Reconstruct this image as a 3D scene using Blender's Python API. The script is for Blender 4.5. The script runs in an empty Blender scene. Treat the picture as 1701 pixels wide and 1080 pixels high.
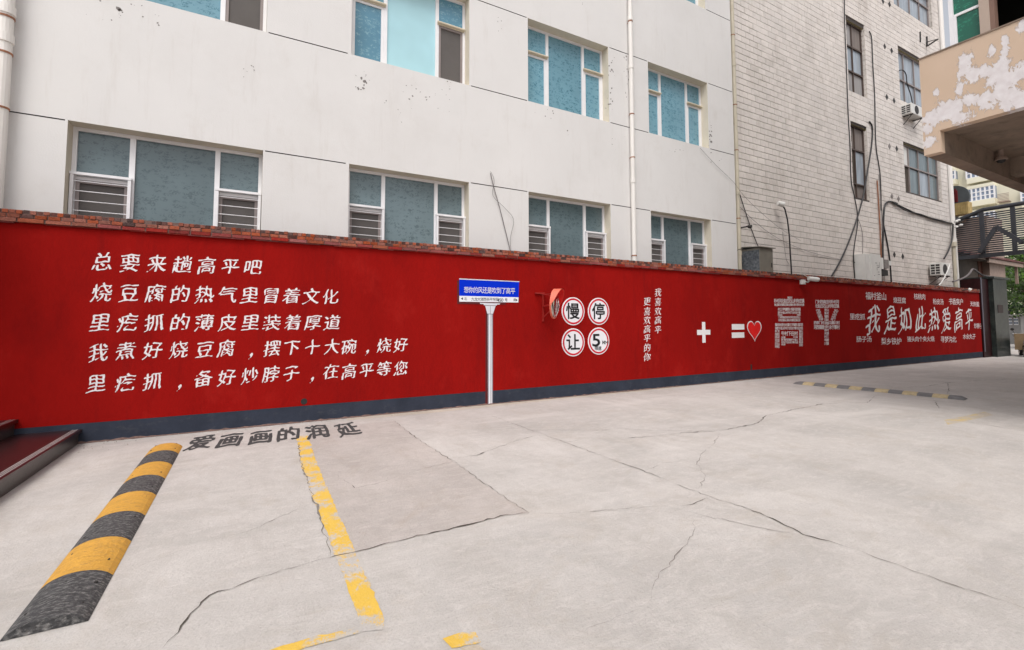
import bpy, math, random
import numpy as np
from mathutils import Vector, Matrix
random.seed(11)
rs = np.random.RandomState(5)
S = bpy.context.scene
C = S.collection

# ------------------------------------------------------------------ camera
CAM = (782.476, .505353, .0582523, -.00245692, 491.413)   # focal (px of a 1701 px wide frame), heading, pitch, roll, optical centre row
EYE = Vector((0, 0, 1.5))
def cam_axes():
    f_, yaw, pitch, roll, cy = CAM
    f = Vector((math.sin(yaw)*math.cos(pitch), math.cos(yaw)*math.cos(pitch), math.sin(pitch)))
    r = Vector((math.cos(yaw), -math.sin(yaw), 0)); u = r.cross(f)
    return r*math.cos(roll)+u*math.sin(roll), -r*math.sin(roll)+u*math.cos(roll), f
AX_R, AX_U, AX_F = cam_axes()
cam = bpy.data.cameras.new('camera'); co = bpy.data.objects.new('camera', cam); C.objects.link(co)
M4 = Matrix.Identity(4)
for i in range(3):
    M4[i][0] = AX_R[i]; M4[i][1] = AX_U[i]; M4[i][2] = -AX_F[i]; M4[i][3] = EYE[i]
co.matrix_world = M4
cam.sensor_width = 36; cam.lens = CAM[0]/1701*36; cam.shift_y = (CAM[4]-540)/1701
cam.clip_start = .05; cam.clip_end = 900
S.camera = co
# ------------------------------------------------------------------ world, sun, exposure (overcast midday)
SUN_EL, SUN_AZ = math.radians(58), math.radians(215)      # azimuth clockwise from +Y
w = bpy.data.worlds.new('World'); S.world = w; w.use_nodes = True
nt = w.node_tree; bgd = nt.nodes['Background']
sk = nt.nodes.new('ShaderNodeTexSky'); sk.sky_type = 'NISHITA'; sk.sun_disc = False
sk.sun_elevation = SUN_EL; sk.sun_rotation = SUN_AZ; sk.air_density = 1.0; sk.dust_density = 4.0; sk.ozone_density = 1.0
hs = nt.nodes.new('ShaderNodeHueSaturation'); hs.inputs['Saturation'].default_value = .22
tn = nt.nodes.new('ShaderNodeMix'); tn.data_type = 'RGBA'; tn.blend_type = 'MULTIPLY'; tn.inputs[0].default_value = 1
tn.inputs[7].default_value = (1.0, 1.0, 1.015, 1)
nt.links.new(sk.outputs[0], hs.inputs['Color']); nt.links.new(hs.outputs[0], tn.inputs[6])
nt.links.new(tn.outputs[2], bgd.inputs[0]); bgd.inputs[1].default_value = .15
sl = bpy.data.lights.new('sun', 'SUN'); sl.energy = 1.0; sl.angle = math.radians(25); sl.color = (1, .965, .92)
so = bpy.data.objects.new('sun', sl); C.objects.link(so)
sd = Vector((math.sin(SUN_AZ)*math.cos(SUN_EL), math.cos(SUN_AZ)*math.cos(SUN_EL), math.sin(SUN_EL)))
so.rotation_euler = sd.to_track_quat('Z', 'Y').to_euler(); so.location = (0, -5, 30)
S.view_settings.view_transform = 'Standard'; S.view_settings.look = 'None'
S.view_settings.exposure = 0.43; S.view_settings.gamma = 1; S.view_settings.use_curve_mapping = False
S.render.film_transparent = False

# ------------------------------------------------------------------ positions on real planes
def ray(x, y): return AX_F*CAM[0] + AX_R*(x-850.5) + AX_U*(CAM[4]-y)
def onY(x, y, Y): d = ray(x, y); return EYE + d*(Y/d.y)
def onX(x, y, X): d = ray(x, y); return EYE + d*(X/d.x)
def onZ(x, y, Z=0.0): d = ray(x, y); return EYE + d*((Z-EYE.z)/d.z)
YW, YB, YT = 7.908, 8.6, 8.85          # red wall face, white facade, block facade

# ------------------------------------------------------------------ materials
MATS = {}
def mat(name, col, rough=.75, var=.12, scale=3.0, bump=.0, bscale=60., rnd=0.0, spec=.4, metal=0.0, stretch=(1, 1, 1), col2=None, thr=None, fac2=1.0):
    if name in MATS: return MATS[name]
    m = bpy.data.materials.new(name); m.use_nodes = True; MATS[name] = m
    n = m.node_tree.nodes; L = m.node_tree.links; b = n['Principled BSDF']
    b.inputs['Roughness'].default_value = rough; b.inputs['Specular IOR Level'].default_value = spec; b.inputs['Metallic'].default_value = metal
    geo = n.new('ShaderNodeNewGeometry'); mp = n.new('ShaderNodeMapping'); L.new(geo.outputs['Position'], mp.inputs[0]); mp.inputs['Scale'].default_value = stretch
    nz = n.new('ShaderNodeTexNoise'); nz.inputs['Scale'].default_value = scale; nz.inputs['Detail'].default_value = 7; nz.inputs['Roughness'].default_value = .62
    L.new(mp.outputs[0], nz.inputs[0])
    mx = n.new('ShaderNodeMix'); mx.data_type = 'RGBA'
    mr = n.new('ShaderNodeMapRange'); mr.inputs[1].default_value = .3; mr.inputs[2].default_value = .7
    L.new(nz.outputs[0], mr.inputs[0]); L.new(mr.outputs[0], mx.inputs[0])
    mx.inputs[6].default_value = (*[max(0, c*(1-var)) for c in col], 1); mx.inputs[7].default_value = (*[min(1, c*(1+var)) for c in col], 1)
    out = mx.outputs[2]
    if col2 is not None:
        n2 = n.new('ShaderNodeTexNoise'); n2.inputs['Scale'].default_value = scale*2.3; n2.inputs['Detail'].default_value = 9; n2.inputs['Roughness'].default_value = .7
        L.new(mp.outputs[0], n2.inputs[0])
        r2 = n.new('ShaderNodeMapRange'); r2.inputs[1].default_value = thr[0]; r2.inputs[2].default_value = thr[1]; r2.inputs[4].default_value = fac2; L.new(n2.outputs[0], r2.inputs[0])
        m2 = n.new('ShaderNodeMix'); m2.data_type = 'RGBA'; L.new(r2.outputs[0], m2.inputs[0]); L.new(out, m2.inputs[6]); m2.inputs[7].default_value = (*col2, 1); out = m2.outputs[2]
    if rnd:
        oi = n.new('ShaderNodeObjectInfo'); ad = n.new('ShaderNodeMath'); ad.operation = 'ADD'; L.new(oi.outputs['Random'], ad.inputs[0]); L.new(geo.outputs['Random Per Island'], ad.inputs[1])
        fr = n.new('ShaderNodeMath'); fr.operation = 'FRACT'; L.new(ad.outputs[0], fr.inputs[0])
        rr = n.new('ShaderNodeMapRange'); rr.inputs[3].default_value = 1-rnd; rr.inputs[4].default_value = 1+rnd; L.new(fr.outputs[0], rr.inputs[0])
        h = n.new('ShaderNodeHueSaturation'); L.new(out, h.inputs['Color']); L.new(rr.outputs[0], h.inputs['Value'])
        s2 = n.new('ShaderNodeMapRange'); s2.inputs[3].default_value = 1-rnd*.7; s2.inputs[4].default_value = 1+rnd*.7
        f2 = n.new('ShaderNodeMath'); f2.operation = 'MULTIPLY'; f2.inputs[1].default_value = 7.31; L.new(fr.outputs[0], f2.inputs[0]); f3 = n.new('ShaderNodeMath'); f3.operation = 'FRACT'; L.new(f2.outputs[0], f3.inputs[0])
        L.new(f3.outputs[0], s2.inputs[0]); L.new(s2.outputs[0], h.inputs['Saturation']); out = h.outputs[0]
    L.new(out, b.inputs['Base Color'])
    if bump:
        nb = n.new('ShaderNodeTexNoise'); nb.inputs['Scale'].default_value = bscale; nb.inputs['Detail'].default_value = 6; L.new(mp.outputs[0], nb.inputs[0])
        bp = n.new('ShaderNodeBump'); bp.inputs['Strength'].default_value = bump; bp.inputs['Distance'].default_value = .02; L.new(nb.outputs[0], bp.inputs['Height']); L.new(bp.outputs[0], b.inputs['Normal'])
    return m

def concrete(name, tint=(1, 1, 1), paint=None, wear=.5, dark=1.0):
    """poured yard concrete; paint = colour of a worn painted line laid on it"""
    m = bpy.data.materials.new(name); m.use_nodes = True; MATS[name] = m
    n = m.node_tree.nodes; L = m.node_tree.links; b = n['Principled BSDF']; b.inputs['Roughness'].default_value = .82; b.inputs['Specular IOR Level'].default_value = .3
    geo = n.new('ShaderNodeNewGeometry')
    def noise(sc, det=6, st=(1, 1, 1), rot=0, ro=.6, dist=0):
        mp = n.new('ShaderNodeMapping'); mp.inputs['Scale'].default_value = st; mp.inputs['Rotation'].default_value = (0, 0, rot); L.new(geo.outputs['Position'], mp.inputs[0])
        z = n.new('ShaderNodeTexNoise'); z.inputs['Scale'].default_value = sc; z.inputs['Detail'].default_value = det; z.inputs['Roughness'].default_value = ro; z.inputs['Distortion'].default_value = dist; L.new(mp.outputs[0], z.inputs[0]); return z.outputs[0]
    def rng(s, a, c, lo=0, hi=1):
        r = n.new('ShaderNodeMapRange'); r.inputs[1].default_value = a; r.inputs[2].default_value = c; r.inputs[3].default_value = lo; r.inputs[4].default_value = hi; L.new(s, r.inputs[0]); return r.outputs[0]
    def mixc(f, a, c, mode='MIX'):
        x = n.new('ShaderNodeMix'); x.data_type = 'RGBA'; x.blend_type = mode
        for k, v in ((0, f), (6, a), (7, c)):
            if isinstance(v, (tuple, float, int)): x.inputs[k].default_value = (*v, 1) if isinstance(v, tuple) else v
            else: L.new(v, x.inputs[k])
        return x.outputs[2]
    base = tuple(dark*t*c for t, c in zip(tint, (.495, .462, .435)))
    lite = tuple(min(1, c*1.14) for c in base); darkc = tuple(c*.84 for c in base)
    o = mixc(rng(noise(.6, 7, ro=.65, dist=.8), .35, .65), darkc, lite)
    o = mixc(rng(noise(2.2, 8, (1, .35, 1), .5, .75, .4), .42, .68, 0, .75), o, tuple(c*.84*t for c, t in zip(base, (1, .985, .96))))
    o = mixc(rng(noise(7, 9, (.6, 1.4, 1), .9, .8, 1.2), .48, .68, 0, .75), o, tuple(min(1, c*1.16) for c in base))
    o = mixc(rng(noise(60, 5, ro=.8), .5, .68, 0, .5), o, tuple(c*.6 for c in base))
    o = mixc(rng(noise(.9, 10, ro=.8, dist=2), .52, .68, 0, .5), o, tuple(c*t for c, t in zip(base, (.80, .74, .66))))
    o = mixc(rng(noise(.8, 4, (.35, 2.2, 1), -.5, .5, .3), .56, .72, 0, .35), o, tuple(min(1, c*1.25) for c in base))
    if paint:
        m1 = n.new('ShaderNodeMath'); m1.operation = 'MULTIPLY_ADD'; m1.inputs[1].default_value = .9; L.new(noise(3.2, 4, ro=.6, dist=.4), m1.inputs[0]); L.new(noise(30, 10, (1, .6, 1), ro=.9, dist=.6), m1.inputs[2])
        f3 = rng(m1.outputs[0], wear*1.9-.03, wear*1.9+.07, 0, .95)
        o = mixc(f3, o, paint)
    L.new(o, b.inputs['Base Color'])
    bp = n.new('ShaderNodeBump'); bp.inputs['Strength'].default_value = .6; bp.inputs['Distance'].default_value = .014
    h1 = noise(70, 6, ro=.75); h2 = noise(6, 5); ad = n.new('ShaderNodeMath'); ad.operation = 'MULTIPLY_ADD'; ad.inputs[1].default_value = 1.8; L.new(h2, ad.inputs[0]); L.new(h1, ad.inputs[2])
    L.new(ad.outputs[0], bp.inputs['Height']); L.new(bp.outputs[0], b.inputs['Normal'])
    return m

M_red = mat('red_plaster', (.262, .0058, .0045), .85, .14, .8, .30, 22, spec=.06, stretch=(1, 1, .45), col2=(.185, .0045, .0045), thr=(.50, .72), fac2=.60)
M_band = mat('dark_blue_grey_paint', (.034, .040, .058), .8, .18, 3, .2, 30, spec=.12, col2=(.065, .065, .075), thr=(.6, .75), fac2=.5)
M_white = mat('white_paint', (.80, .78, .78), .55, .03, 6)
M_white2 = mat('white_brush_paint', (.76, .72, .73), .55, .05, 9)
M_brick = mat('orange_brick', (.30, .088, .052), .9, .22, 25, .5, 90, rnd=.22, col2=(.15, .060, .045), thr=(.50, .66), fac2=.75)
M_brickd = mat('burnt_brick', (.10, .045, .038), .9, .3, 25, .5, 90, rnd=.4)
M_brickr = mat('painted_brick', (.21, .022, .018), .75, .25, 12, .4, 60, rnd=.30, col2=(.30, .09, .05), thr=(.56, .66), fac2=.8)
M_mortar = mat('old_mortar', (.16, .10, .085), .95, .3, 20, .5, 80)
M_plaster = mat('white_facade_render', (.672, .655, .638), .85, .03, .7, .10, 50, stretch=(1, 1, .8), col2=(.60, .57, .54), thr=(.56, .80), fac2=.75)
M_reveal = mat('cream_reveal_render', (.66, .60, .49), .8, .06, 3, .1)
M_groove = mat('dark_groove', (.07, .06, .06), .9, .2, 8)  # groove backs coloured much darker than the facade
M_flake = mat('bare_grey_render', (.22, .20, .19), .95, .25, 30, .3)
M_alu = mat('white_window_profile', (.78, .77, .78), .35, .03, 8, spec=.5)
M_cream = mat('cream_plastic', (.62, .55, .42), .45, .08, 6)
M_pipew = mat('white_plastic_pipe', (.74, .71, .67), .4, .06, 3, stretch=(1, 1, .3))
M_pipec = mat('weathered_cream_pipe', (.52, .47, .37), .55, .12, 3, stretch=(1, 1, .3), col2=(.35, .27, .17), thr=(.58, .68), fac2=.6)
M_screen = mat('insect_screen', (.105, .095, .09), .85, .10, 2)
M_sash = mat('grey_brown_sash', (.26, .22, .21), .5, .08, 5)
M_block = mat('grey_beige_block', (.655, .604, .562), .85, .07, 1.1, .35, 70, rnd=.05, col2=(.44, .395, .345), thr=(.52, .74), fac2=.6)
M_joint = mat('block_joint', (.06, .05, .045), .95, .2, 8)
M_lintel = mat('ochre_lintel', (.34, .30, .17), .9, .15, 5)
M_wood = mat('dark_brown_timber', (.085, .060, .050), .7, .25, 8, stretch=(1, 1, .2))
M_curt = mat('grey_curtain', (.30, .285, .28), .8, .22, 5, stretch=(5, 1, .15))
M_curtb = mat('brown_curtain', (.19, .16, .145), .8, .25, 5, stretch=(5, 1, .15))
M_black = mat('black_cable', (.018, .016, .017), .55, .1, 5)
M_greyc = mat('grey_cable', (.16, .14, .14), .6, .1, 5)
M_iron = mat('black_iron', (.03, .027, .026), .6, .2, 10)
M_box = mat('grey_metal_cabinet', (.20, .185, .155), .5, .12, 3, metal=.2)
M_boxs = mat('stained_cabinet_side', (.13, .14, .15), .6, .4, 6, col2=(.04, .05, .065), thr=(.45, .6), fac2=.9)
M_acw = mat('ac_white', (.66, .65, .62), .45, .06, 4)
M_granite = mat('polished_red_granite', (.030, .012, .013), .28, .6, 45, spec=.35, col2=(.06, .045, .042), thr=(.55, .62), fac2=.5)
M_graniter = mat('dull_granite_riser', (.055, .048, .044), .35, .4, 40, spec=.5)
M_strip = mat('ground_nosing_groove', (.42, .38, .37), .6, .15, 20)
M_rubk = mat('worn_black_rubber', (.052, .051, .052), .75, .35, 14, .8, 70, stretch=(1, 2, 1), col2=(.24, .23, .22), thr=(.48, .64), fac2=.85)
M_ruby = mat('worn_yellow_rubber', (.60, .315, .05), .7, .12, 12, .6, 70, stretch=(1, 2, 1), col2=(.30, .18, .075), thr=(.53, .68), fac2=.8)
M_rubk2 = mat('faded_grey_rubber', (.17, .165, .165), .7, .25, 9, .6, 50)
M_ruby2 = mat('faded_cream_rubber', (.50, .40, .23), .65, .2, 9, .5, 50, col2=(.3, .25, .18), thr=(.5, .65), fac2=.8)
M_bolt = mat('rusty_bolt_and_hole_dark', (.02, .018, .017), .7)
M_blue = mat('royal_blue_paint', (.002, .028, .55), .8, spec=.05, var=.03, scale=4) if 1 else mat('x', (0, 0, 0), .45, .03, 4)
M_blk = mat('black_paint', (.010, .010, .012), .5, .05, 4)
M_signr = mat('sign_red', (.56, .012, .03), .45, .04, 5)
M_signw = mat('sign_white', (.78, .78, .81), .4, .02, 5)
M_heart = mat('heart_red', (.72, .006, .006), .5, .03, 5)
M_mur = mat('mural_dark_red_shadow', (.09, .006, .007), .6, .05, 5)
M_grey1 = mat('mural_silver_light', (.62, .62, .66), .5, .03, 5)
M_grey2 = mat('mural_silver_mid', (.33, .33, .37), .5, .03, 5)
M_grey3 = mat('mural_silver_dark', (.16, .16, .19), .5, .03, 5)
M_gtxt = mat('grey_ground_paint', (.050, .052, .052), .7, .25, 12, col2=(.22, .21, .2), thr=(.6, .75), fac2=.6)
M_salmon = mat('salmon_plastic_hood', (.72, .16, .10), .4, .05, 5)
M_hoodin = mat('bright_red_hood_lining', (.75, .012, .010), .4, .05, 5)
M_mirror = mat('convex_mirror_glass', (.55, .5, .46), .06, .02, 5, metal=1.0)
M_redbr = mat('red_painted_steel', (.30, .018, .014), .45, .08, 8)
M_marble = mat('black_green_marble', (.022, .028, .026), .35, .6, 2.5, spec=.3, col2=(.06, .065, .055), thr=(.5, .7), fac2=.8)
M_marbler = mat('dark_red_marble', (.022, .004, .005), .45, .5, 5, spec=.2)
M_steel = mat('dark_blue_grey_steel', (.040, .042, .050), .5, .2, 4)
M_boothw = mat('booth_brown_boards', (.10, .036, .020), .7, .25, 6, stretch=(6, 1, .3))
M_boothd = mat('booth_dark_wall', (.065, .050, .038), .8, .2, 3)
M_rooft = mat('dark_red_roof_tile', (.13, .055, .050), .8, .3, 9, rnd=.2)
M_fascia = mat('booth_fascia', (.30, .22, .18), .6, .15, 5)
M_tan = None
M_soffit = mat('brown_stained_soffit', (.22, .165, .125), .85, .22, 1.6, .2, 30, col2=(.12, .09, .07), thr=(.5, .72), fac2=.85)
M_col = mat('grey_tan_column', (.42, .33, .27), .8, .1, 3, stretch=(1, 1, .3))
M_coledge = mat('brown_jamb', (.20, .12, .09), .7, .1, 3)
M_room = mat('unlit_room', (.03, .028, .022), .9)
M_cream2 = mat('cream_apartment_render', (.74, .70, .55), .8, .04, .3)
M_apw = mat('apartment_glass', (.22, .27, .36), .15, .3, .6, spec=.6)
M_leaf = mat('leaf_green', (.075, .135, .030), .55, .35, 1.3, rnd=.45)
M_leafd = mat('leaf_dark', (.032, .070, .020), .6, .3, 1.3, rnd=.4)
M_bark = mat('bark', (.09, .065, .045), .9, .3, 5)
M_disc = mat('grey_sign_disc', (.075, .085, .09), .6, .15, 2)
M_ochre = mat('ochre_tile', (.42, .30, .12), .7, .25, 5)
M_tanseat = mat('tan_cover', (.40, .29, .17), .7, .1, 5)
M_tyre = mat('tyre_black', (.016, .016, .016), .8)
M_silver = mat('silver_metal', (.5, .5, .5), .3, metal=.8)
M_stone = mat('kiosk_stone', (.30, .29, .28), .8, .2, 2)
M_rust = mat('rust_pipe', (.30, .13, .07), .8, .3, 6)
M_crack = mat('crack_dirt', (.075, .062, .050), .95, .5, 30)
M_crackf = mat('hairline_crack_dirt', (.19, .168, .15), .95, .3, 30)
M_grit = mat('grit', (.30, .26, .22), .95, .4, 30, rnd=.4)
M_conc = concrete('yard_concrete')
M_conc2 = concrete('patched_concrete', (1.0, .965, .955), dark=.93)
M_yel = concrete('worn_yellow_line', paint=(.70, .44, .055), wear=.47)
M_yelf = concrete('ghost_yellow_line', (1.0, .93, .80), paint=(.60, .44, .15), wear=.53)

def add_runs(m, col, scale, stretch, lo, hi, fac):
    n = m.node_tree.nodes; L = m.node_tree.links; b = n['Principled BSDF']; src = b.inputs['Base Color'].links[0].from_socket
    geo = n.new('ShaderNodeNewGeometry'); mp = n.new('ShaderNodeMapping'); mp.inputs['Scale'].default_value = stretch; L.new(geo.outputs['Position'], mp.inputs[0])
    z = n.new('ShaderNodeTexNoise'); z.inputs['Scale'].default_value = scale; z.inputs['Detail'].default_value = 8; z.inputs['Roughness'].default_value = .7; L.new(mp.outputs[0], z.inputs[0])
    r = n.new('ShaderNodeMapRange'); r.inputs[1].default_value = lo; r.inputs[2].default_value = hi; r.inputs[4].default_value = fac; L.new(z.outputs[0], r.inputs[0])
    x = n.new('ShaderNodeMix'); x.data_type = 'RGBA'; L.new(r.outputs[0], x.inputs[0]); L.new(src, x.inputs[6]); x.inputs[7].default_value = (*col, 1); L.new(x.outputs[2], b.inputs['Base Color'])
add_runs(M_plaster, (.47, .42, .37), 3.2, (2.2, 1, .22), .56, .78, .26)
add_runs(M_plaster, (.52, .49, .46), .5, (1, 1, 1), .52, .72, .22)
add_runs(M_red, (.36, .016, .012), 1.3, (1, 1, .9), .55, .72, .5)
add_runs(M_red, (.16, .006, .006), 2.6, (2.4, 1, .25), .55, .74, .5)
add_runs(M_band, (.09, .088, .09), 6, (1, 1, 1.5), .56, .72, .4)
add_runs(M_white2, (.56, .36, .35), 38, (1, 1, 1), .56, .66, .55)
add_runs(M_block, (.40, .35, .31), 1.1, (1.4, 1, .35), .54, .74, .6)
def film(name, a, bcol, rough=.12, mark=.5, fade=True):
    """frosted window film printed with rows of small bird marks; on green glass they stand for reflections"""
    m = bpy.data.materials.new(name); m.use_nodes = True; MATS[name] = m
    n = m.node_tree.nodes; L = m.node_tree.links; b = n['Principled BSDF']; b.inputs['Roughness'].default_value = rough; b.inputs['Specular IOR Level'].default_value = .45
    geo = n.new('ShaderNodeNewGeometry')
    mp = n.new('ShaderNodeMapping'); mp.inputs['Scale'].default_value = (1.0, 1, 1.7); L.new(geo.outputs['Position'], mp.inputs[0])
    nz = n.new('ShaderNodeTexNoise'); nz.inputs['Scale'].default_value = 15; nz.inputs['Detail'].default_value = 1.5; nz.inputs['Distortion'].default_value = 2.2; L.new(mp.outputs[0], nz.inputs[0])
    vo = n.new('ShaderNodeTexVoronoi'); vo.inputs['Scale'].default_value = 8.0; vo.inputs['Randomness'].default_value = .55; L.new(mp.outputs[0], vo.inputs[0])
    r0 = n.new('ShaderNodeMapRange'); r0.inputs[1].default_value = .62; r0.inputs[2].default_value = .46; L.new(vo.outputs[0], r0.inputs[0])
    r1 = n.new('ShaderNodeMapRange'); r1.inputs[1].default_value = .50; r1.inputs[2].default_value = .57; L.new(nz.outputs[0], r1.inputs[0])
    mu = n.new('ShaderNodeMath'); mu.operation = 'MULTIPLY'; L.new(r0.outputs[0], mu.inputs[0]); L.new(r1.outputs[0], mu.inputs[1])
    m2 = n.new('ShaderNodeMath'); m2.operation = 'MULTIPLY'; m2.inputs[1].default_value = mark; L.new(mu.outputs[0], m2.inputs[0])
    big = n.new('ShaderNodeTexNoise'); big.inputs['Scale'].default_value = 1.3; L.new(geo.outputs['Position'], big.inputs[0])
    x0 = n.new('ShaderNodeMix'); x0.data_type = 'RGBA'; L.new(big.outputs[0], x0.inputs[0]); x0.inputs[6].default_value = (*[c*.8 for c in a], 1); x0.inputs[7].default_value = (*[c*1.2 for c in a], 1)
    x = n.new('ShaderNodeMix'); x.data_type = 'RGBA'; L.new(m2.outputs[0], x.inputs[0]); L.new(x0.outputs[2], x.inputs[6]); x.inputs[7].default_value = (*bcol, 1)
    oi = n.new('ShaderNodeObjectInfo'); rr = n.new('ShaderNodeMapRange'); rr.inputs[3].default_value = .86; rr.inputs[4].default_value = 1.14; L.new(oi.outputs['Random'], rr.inputs[0])
    h = n.new('ShaderNodeHueSaturation'); L.new(x.outputs[2], h.inputs['Color']); L.new(rr.outputs[0], h.inputs['Value']); L.new(h.outputs[0], b.inputs['Base Color'])
    return m
F_low = film('dull_teal_film', (.135, .185, .200), (.078, .112, .122), .13, .9)
F_up = film('blue_teal_film', (.175, .345, .425), (.070, .190, .25), .14, .9)
F_pale = film('pale_blue_blind', (.42, .68, .74), (.42, .68, .74), .3, .05)
F_misc = film('streaky_blue_film', (.10, .24, .33), (.30, .5, .55), .14, .5)
G_green = film('green_window_glass', (.018, .125, .080), (.04, .30, .18), .06, .6)  # paler green marks paint bright reflections into the pane colour
G_tile = mat('pale_reflecting_glass', (.30, .34, .38), .10, .25, 2.0, spec=.7, stretch=(3, 1, .3))
G_tile2 = mat('blue_grey_glass', (.13, .17, .18), .10, .25, 2.0, spec=.6, stretch=(3, 1, .3))

# ------------------------------------------------------------------ mesh helpers
WL = {}
def wl(o): return WL.get(o.name, Vector((0, 0, 0)))
def tag(o, label=None, cat=None, group=None, kind=None):
    if label: o['label'] = label
    if cat: o['category'] = cat
    if group: o['group'] = group
    if kind: o['kind'] = kind
    return o
def thing(name, loc, label, cat, group=None):
    o = bpy.data.objects.new(name, None); C.objects.link(o); o.location = loc; o.empty_display_size = .1
    WL[o.name] = Vector(loc); return tag(o, label, cat, group)

class MB:
    def __init__(s): s.v = []; s.f = []; s.mi = []; s.cur = 0
    def quad(s, *p):
        i = len(s.v); s.v += [tuple(q) for q in p]; s.f.append(tuple(range(i, i+len(p)))); s.mi.append(s.cur); return s
    def box(s, x0, x1, y0, y1, z0, z1):
        i = len(s.v); s.v += [(x0, y0, z0), (x1, y0, z0), (x1, y1, z0), (x0, y1, z0), (x0, y0, z1), (x1, y0, z1), (x1, y1, z1), (x0, y1, z1)]
        for f in ((0, 3, 2, 1), (4, 5, 6, 7), (0, 1, 5, 4), (1, 2, 6, 5), (2, 3, 7, 6), (3, 0, 4, 7)): s.f.append(tuple(i+k for k in f)); s.mi.append(s.cur)
        return s
    def bbox(s, x0, x1, y0, y1, z0, z1, c=.004):
        """box with chamfered edges"""
        X = (x0, x1); Y = (y0, y1); Z = (z0, z1); i = len(s.v); idx = {}
        for a in (0, 1):
            for b in (0, 1):
                for d in (0, 1):
                    sx, sy, sz = (1 if a == 0 else -1), (1 if b == 0 else -1), (1 if d == 0 else -1)
                    for k, off in enumerate(((0, sy*c, sz*c), (sx*c, 0, sz*c), (sx*c, sy*c, 0))):
                        idx[a, b, d, k] = len(s.v); s.v.append((X[a]+off[0], Y[b]+off[1], Z[d]+off[2]))
        def F(l): s.f.append(tuple(l)); s.mi.append(s.cur)
        for a in (0, 1):
            q = [idx[a, b, d, 0] for b, d in ((0, 0), (0, 1), (1, 1), (1, 0))]; F(q if a == 0 else q[::-1])
            q = [idx[b, a, d, 1] for b, d in ((0, 0), (1, 0), (1, 1), (0, 1))]; F(q if a == 0 else q[::-1])
            q = [idx[b, d, a, 2] for b, d in ((0, 0), (0, 1), (1, 1), (1, 0))]; F(q if a == 0 else q[::-1])
        for a in (0, 1):
            for b in (0, 1):
                F([idx[a, b, 0, 0], idx[a, b, 1, 0], idx[a, b, 1, 1], idx[a, b, 0, 1]] if (a+b) % 2 else [idx[a, b, 0, 1], idx[a, b, 1, 1], idx[a, b, 1, 0], idx[a, b, 0, 0]])
                F([idx[a, 0, b, 0], idx[a, 1, b, 0], idx[a, 1, b, 2], idx[a, 0, b, 2]] if (a+b) % 2 == 0 else [idx[a, 0, b, 2], idx[a, 1, b, 2], idx[a, 1, b, 0], idx[a, 0, b, 0]])
                F([idx[0, a, b, 1], idx[1, a, b, 1], idx[1, a, b, 2], idx[0, a, b, 2]] if (a+b) % 2 else [idx[0, a, b, 2], idx[1, a, b, 2], idx[1, a, b, 1], idx[0, a, b, 1]])
                for d in (0, 1):
                    t = [idx[a, b, d, k] for k in range(3)]; F(t if (a+b+d) % 2 == 0 else t[::-1])
        return s
    def bar(s, a, b, wd, h, up=(0, 0, 1)):
        a, b = Vector(a), Vector(b); d = (b-a).normalized(); r = d.cross(Vector(up))
        if r.length < 1e-4: r = d.cross(Vector((0, 1, 0)))
        r = r.normalized()*wd/2; u = r.cross(d).normalized()*h/2; i = len(s.v)
        for p in (a, b):
            for q in ((-1, -1), (1, -1), (1, 1), (-1, 1)): s.v.append(tuple(p+r*q[0]+u*q[1]))
        for f in ((0, 1, 2, 3), (7, 6, 5, 4), (0, 4, 5, 1), (1, 5, 6, 2), (2, 6, 7, 3), (3, 7, 4, 0)): s.f.append(tuple(i+k for k in f)); s.mi.append(s.cur)
        return s
    def tube(s, pts, r, n=8, cap=True, r2=None):
        pts = [Vector(p) for p in pts]; rings = []; prev = None
        for k, p in enumerate(pts):
            d = (pts[min(k+1, len(pts)-1)]-pts[max(k-1, 0)]).normalized()
            a = Vector((0, 0, 1)) if abs(d.z) < .9 else Vector((1, 0, 0))
            if prev is not None: a = prev
            x = (a-d*a.dot(d)).normalized(); prev = x; y = d.cross(x)
            rr = r if r2 is None else r+(r2-r)*k/(len(pts)-1)
            rings.append([len(s.v)+j for j in range(n)])
            for j in range(n): t = 2*math.pi*j/n; s.v.append(tuple(p+(x*math.cos(t)+y*math.sin(t))*rr))
        for a, b in zip(rings, rings[1:]):
            for j in range(n): s.f.append((a[j], a[(j+1) % n], b[(j+1) % n], b[j])); s.mi.append(s.cur)
        if cap: s.f.append(tuple(rings[0][::-1])); s.mi.append(s.cur); s.f.append(tuple(rings[-1])); s.mi.append(s.cur)
        return s
    def lathe(s, org, axis, prof, n=28, closed=False):
        """prof: list of (distance along axis, radius)"""
        org = Vector(org); d = Vector(axis).normalized(); a = Vector((0, 0, 1)) if abs(d.z) < .9 else Vector((1, 0, 0))
        x = (a-d*a.dot(d)).normalized(); y = d.cross(x); rings = []
        for t, r in prof:
            rings.append([len(s.v)+j for j in range(n)])
            for j in range(n): q = 2*math.pi*j/n; s.v.append(tuple(org+d*t+(x*math.cos(q)+y*math.sin(q))*max(r, 1e-4)))
        for a_, b_ in zip(rings, rings[1:]):
            for j in range(n): s.f.append((a_[j], a_[(j+1) % n], b_[(j+1) % n], b_[j])); s.mi.append(s.cur)
        s.f.append(tuple(rings[0][::-1])); s.mi.append(s.cur); s.f.append(tuple(rings[-1])); s.mi.append(s.cur)
        return s
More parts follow.
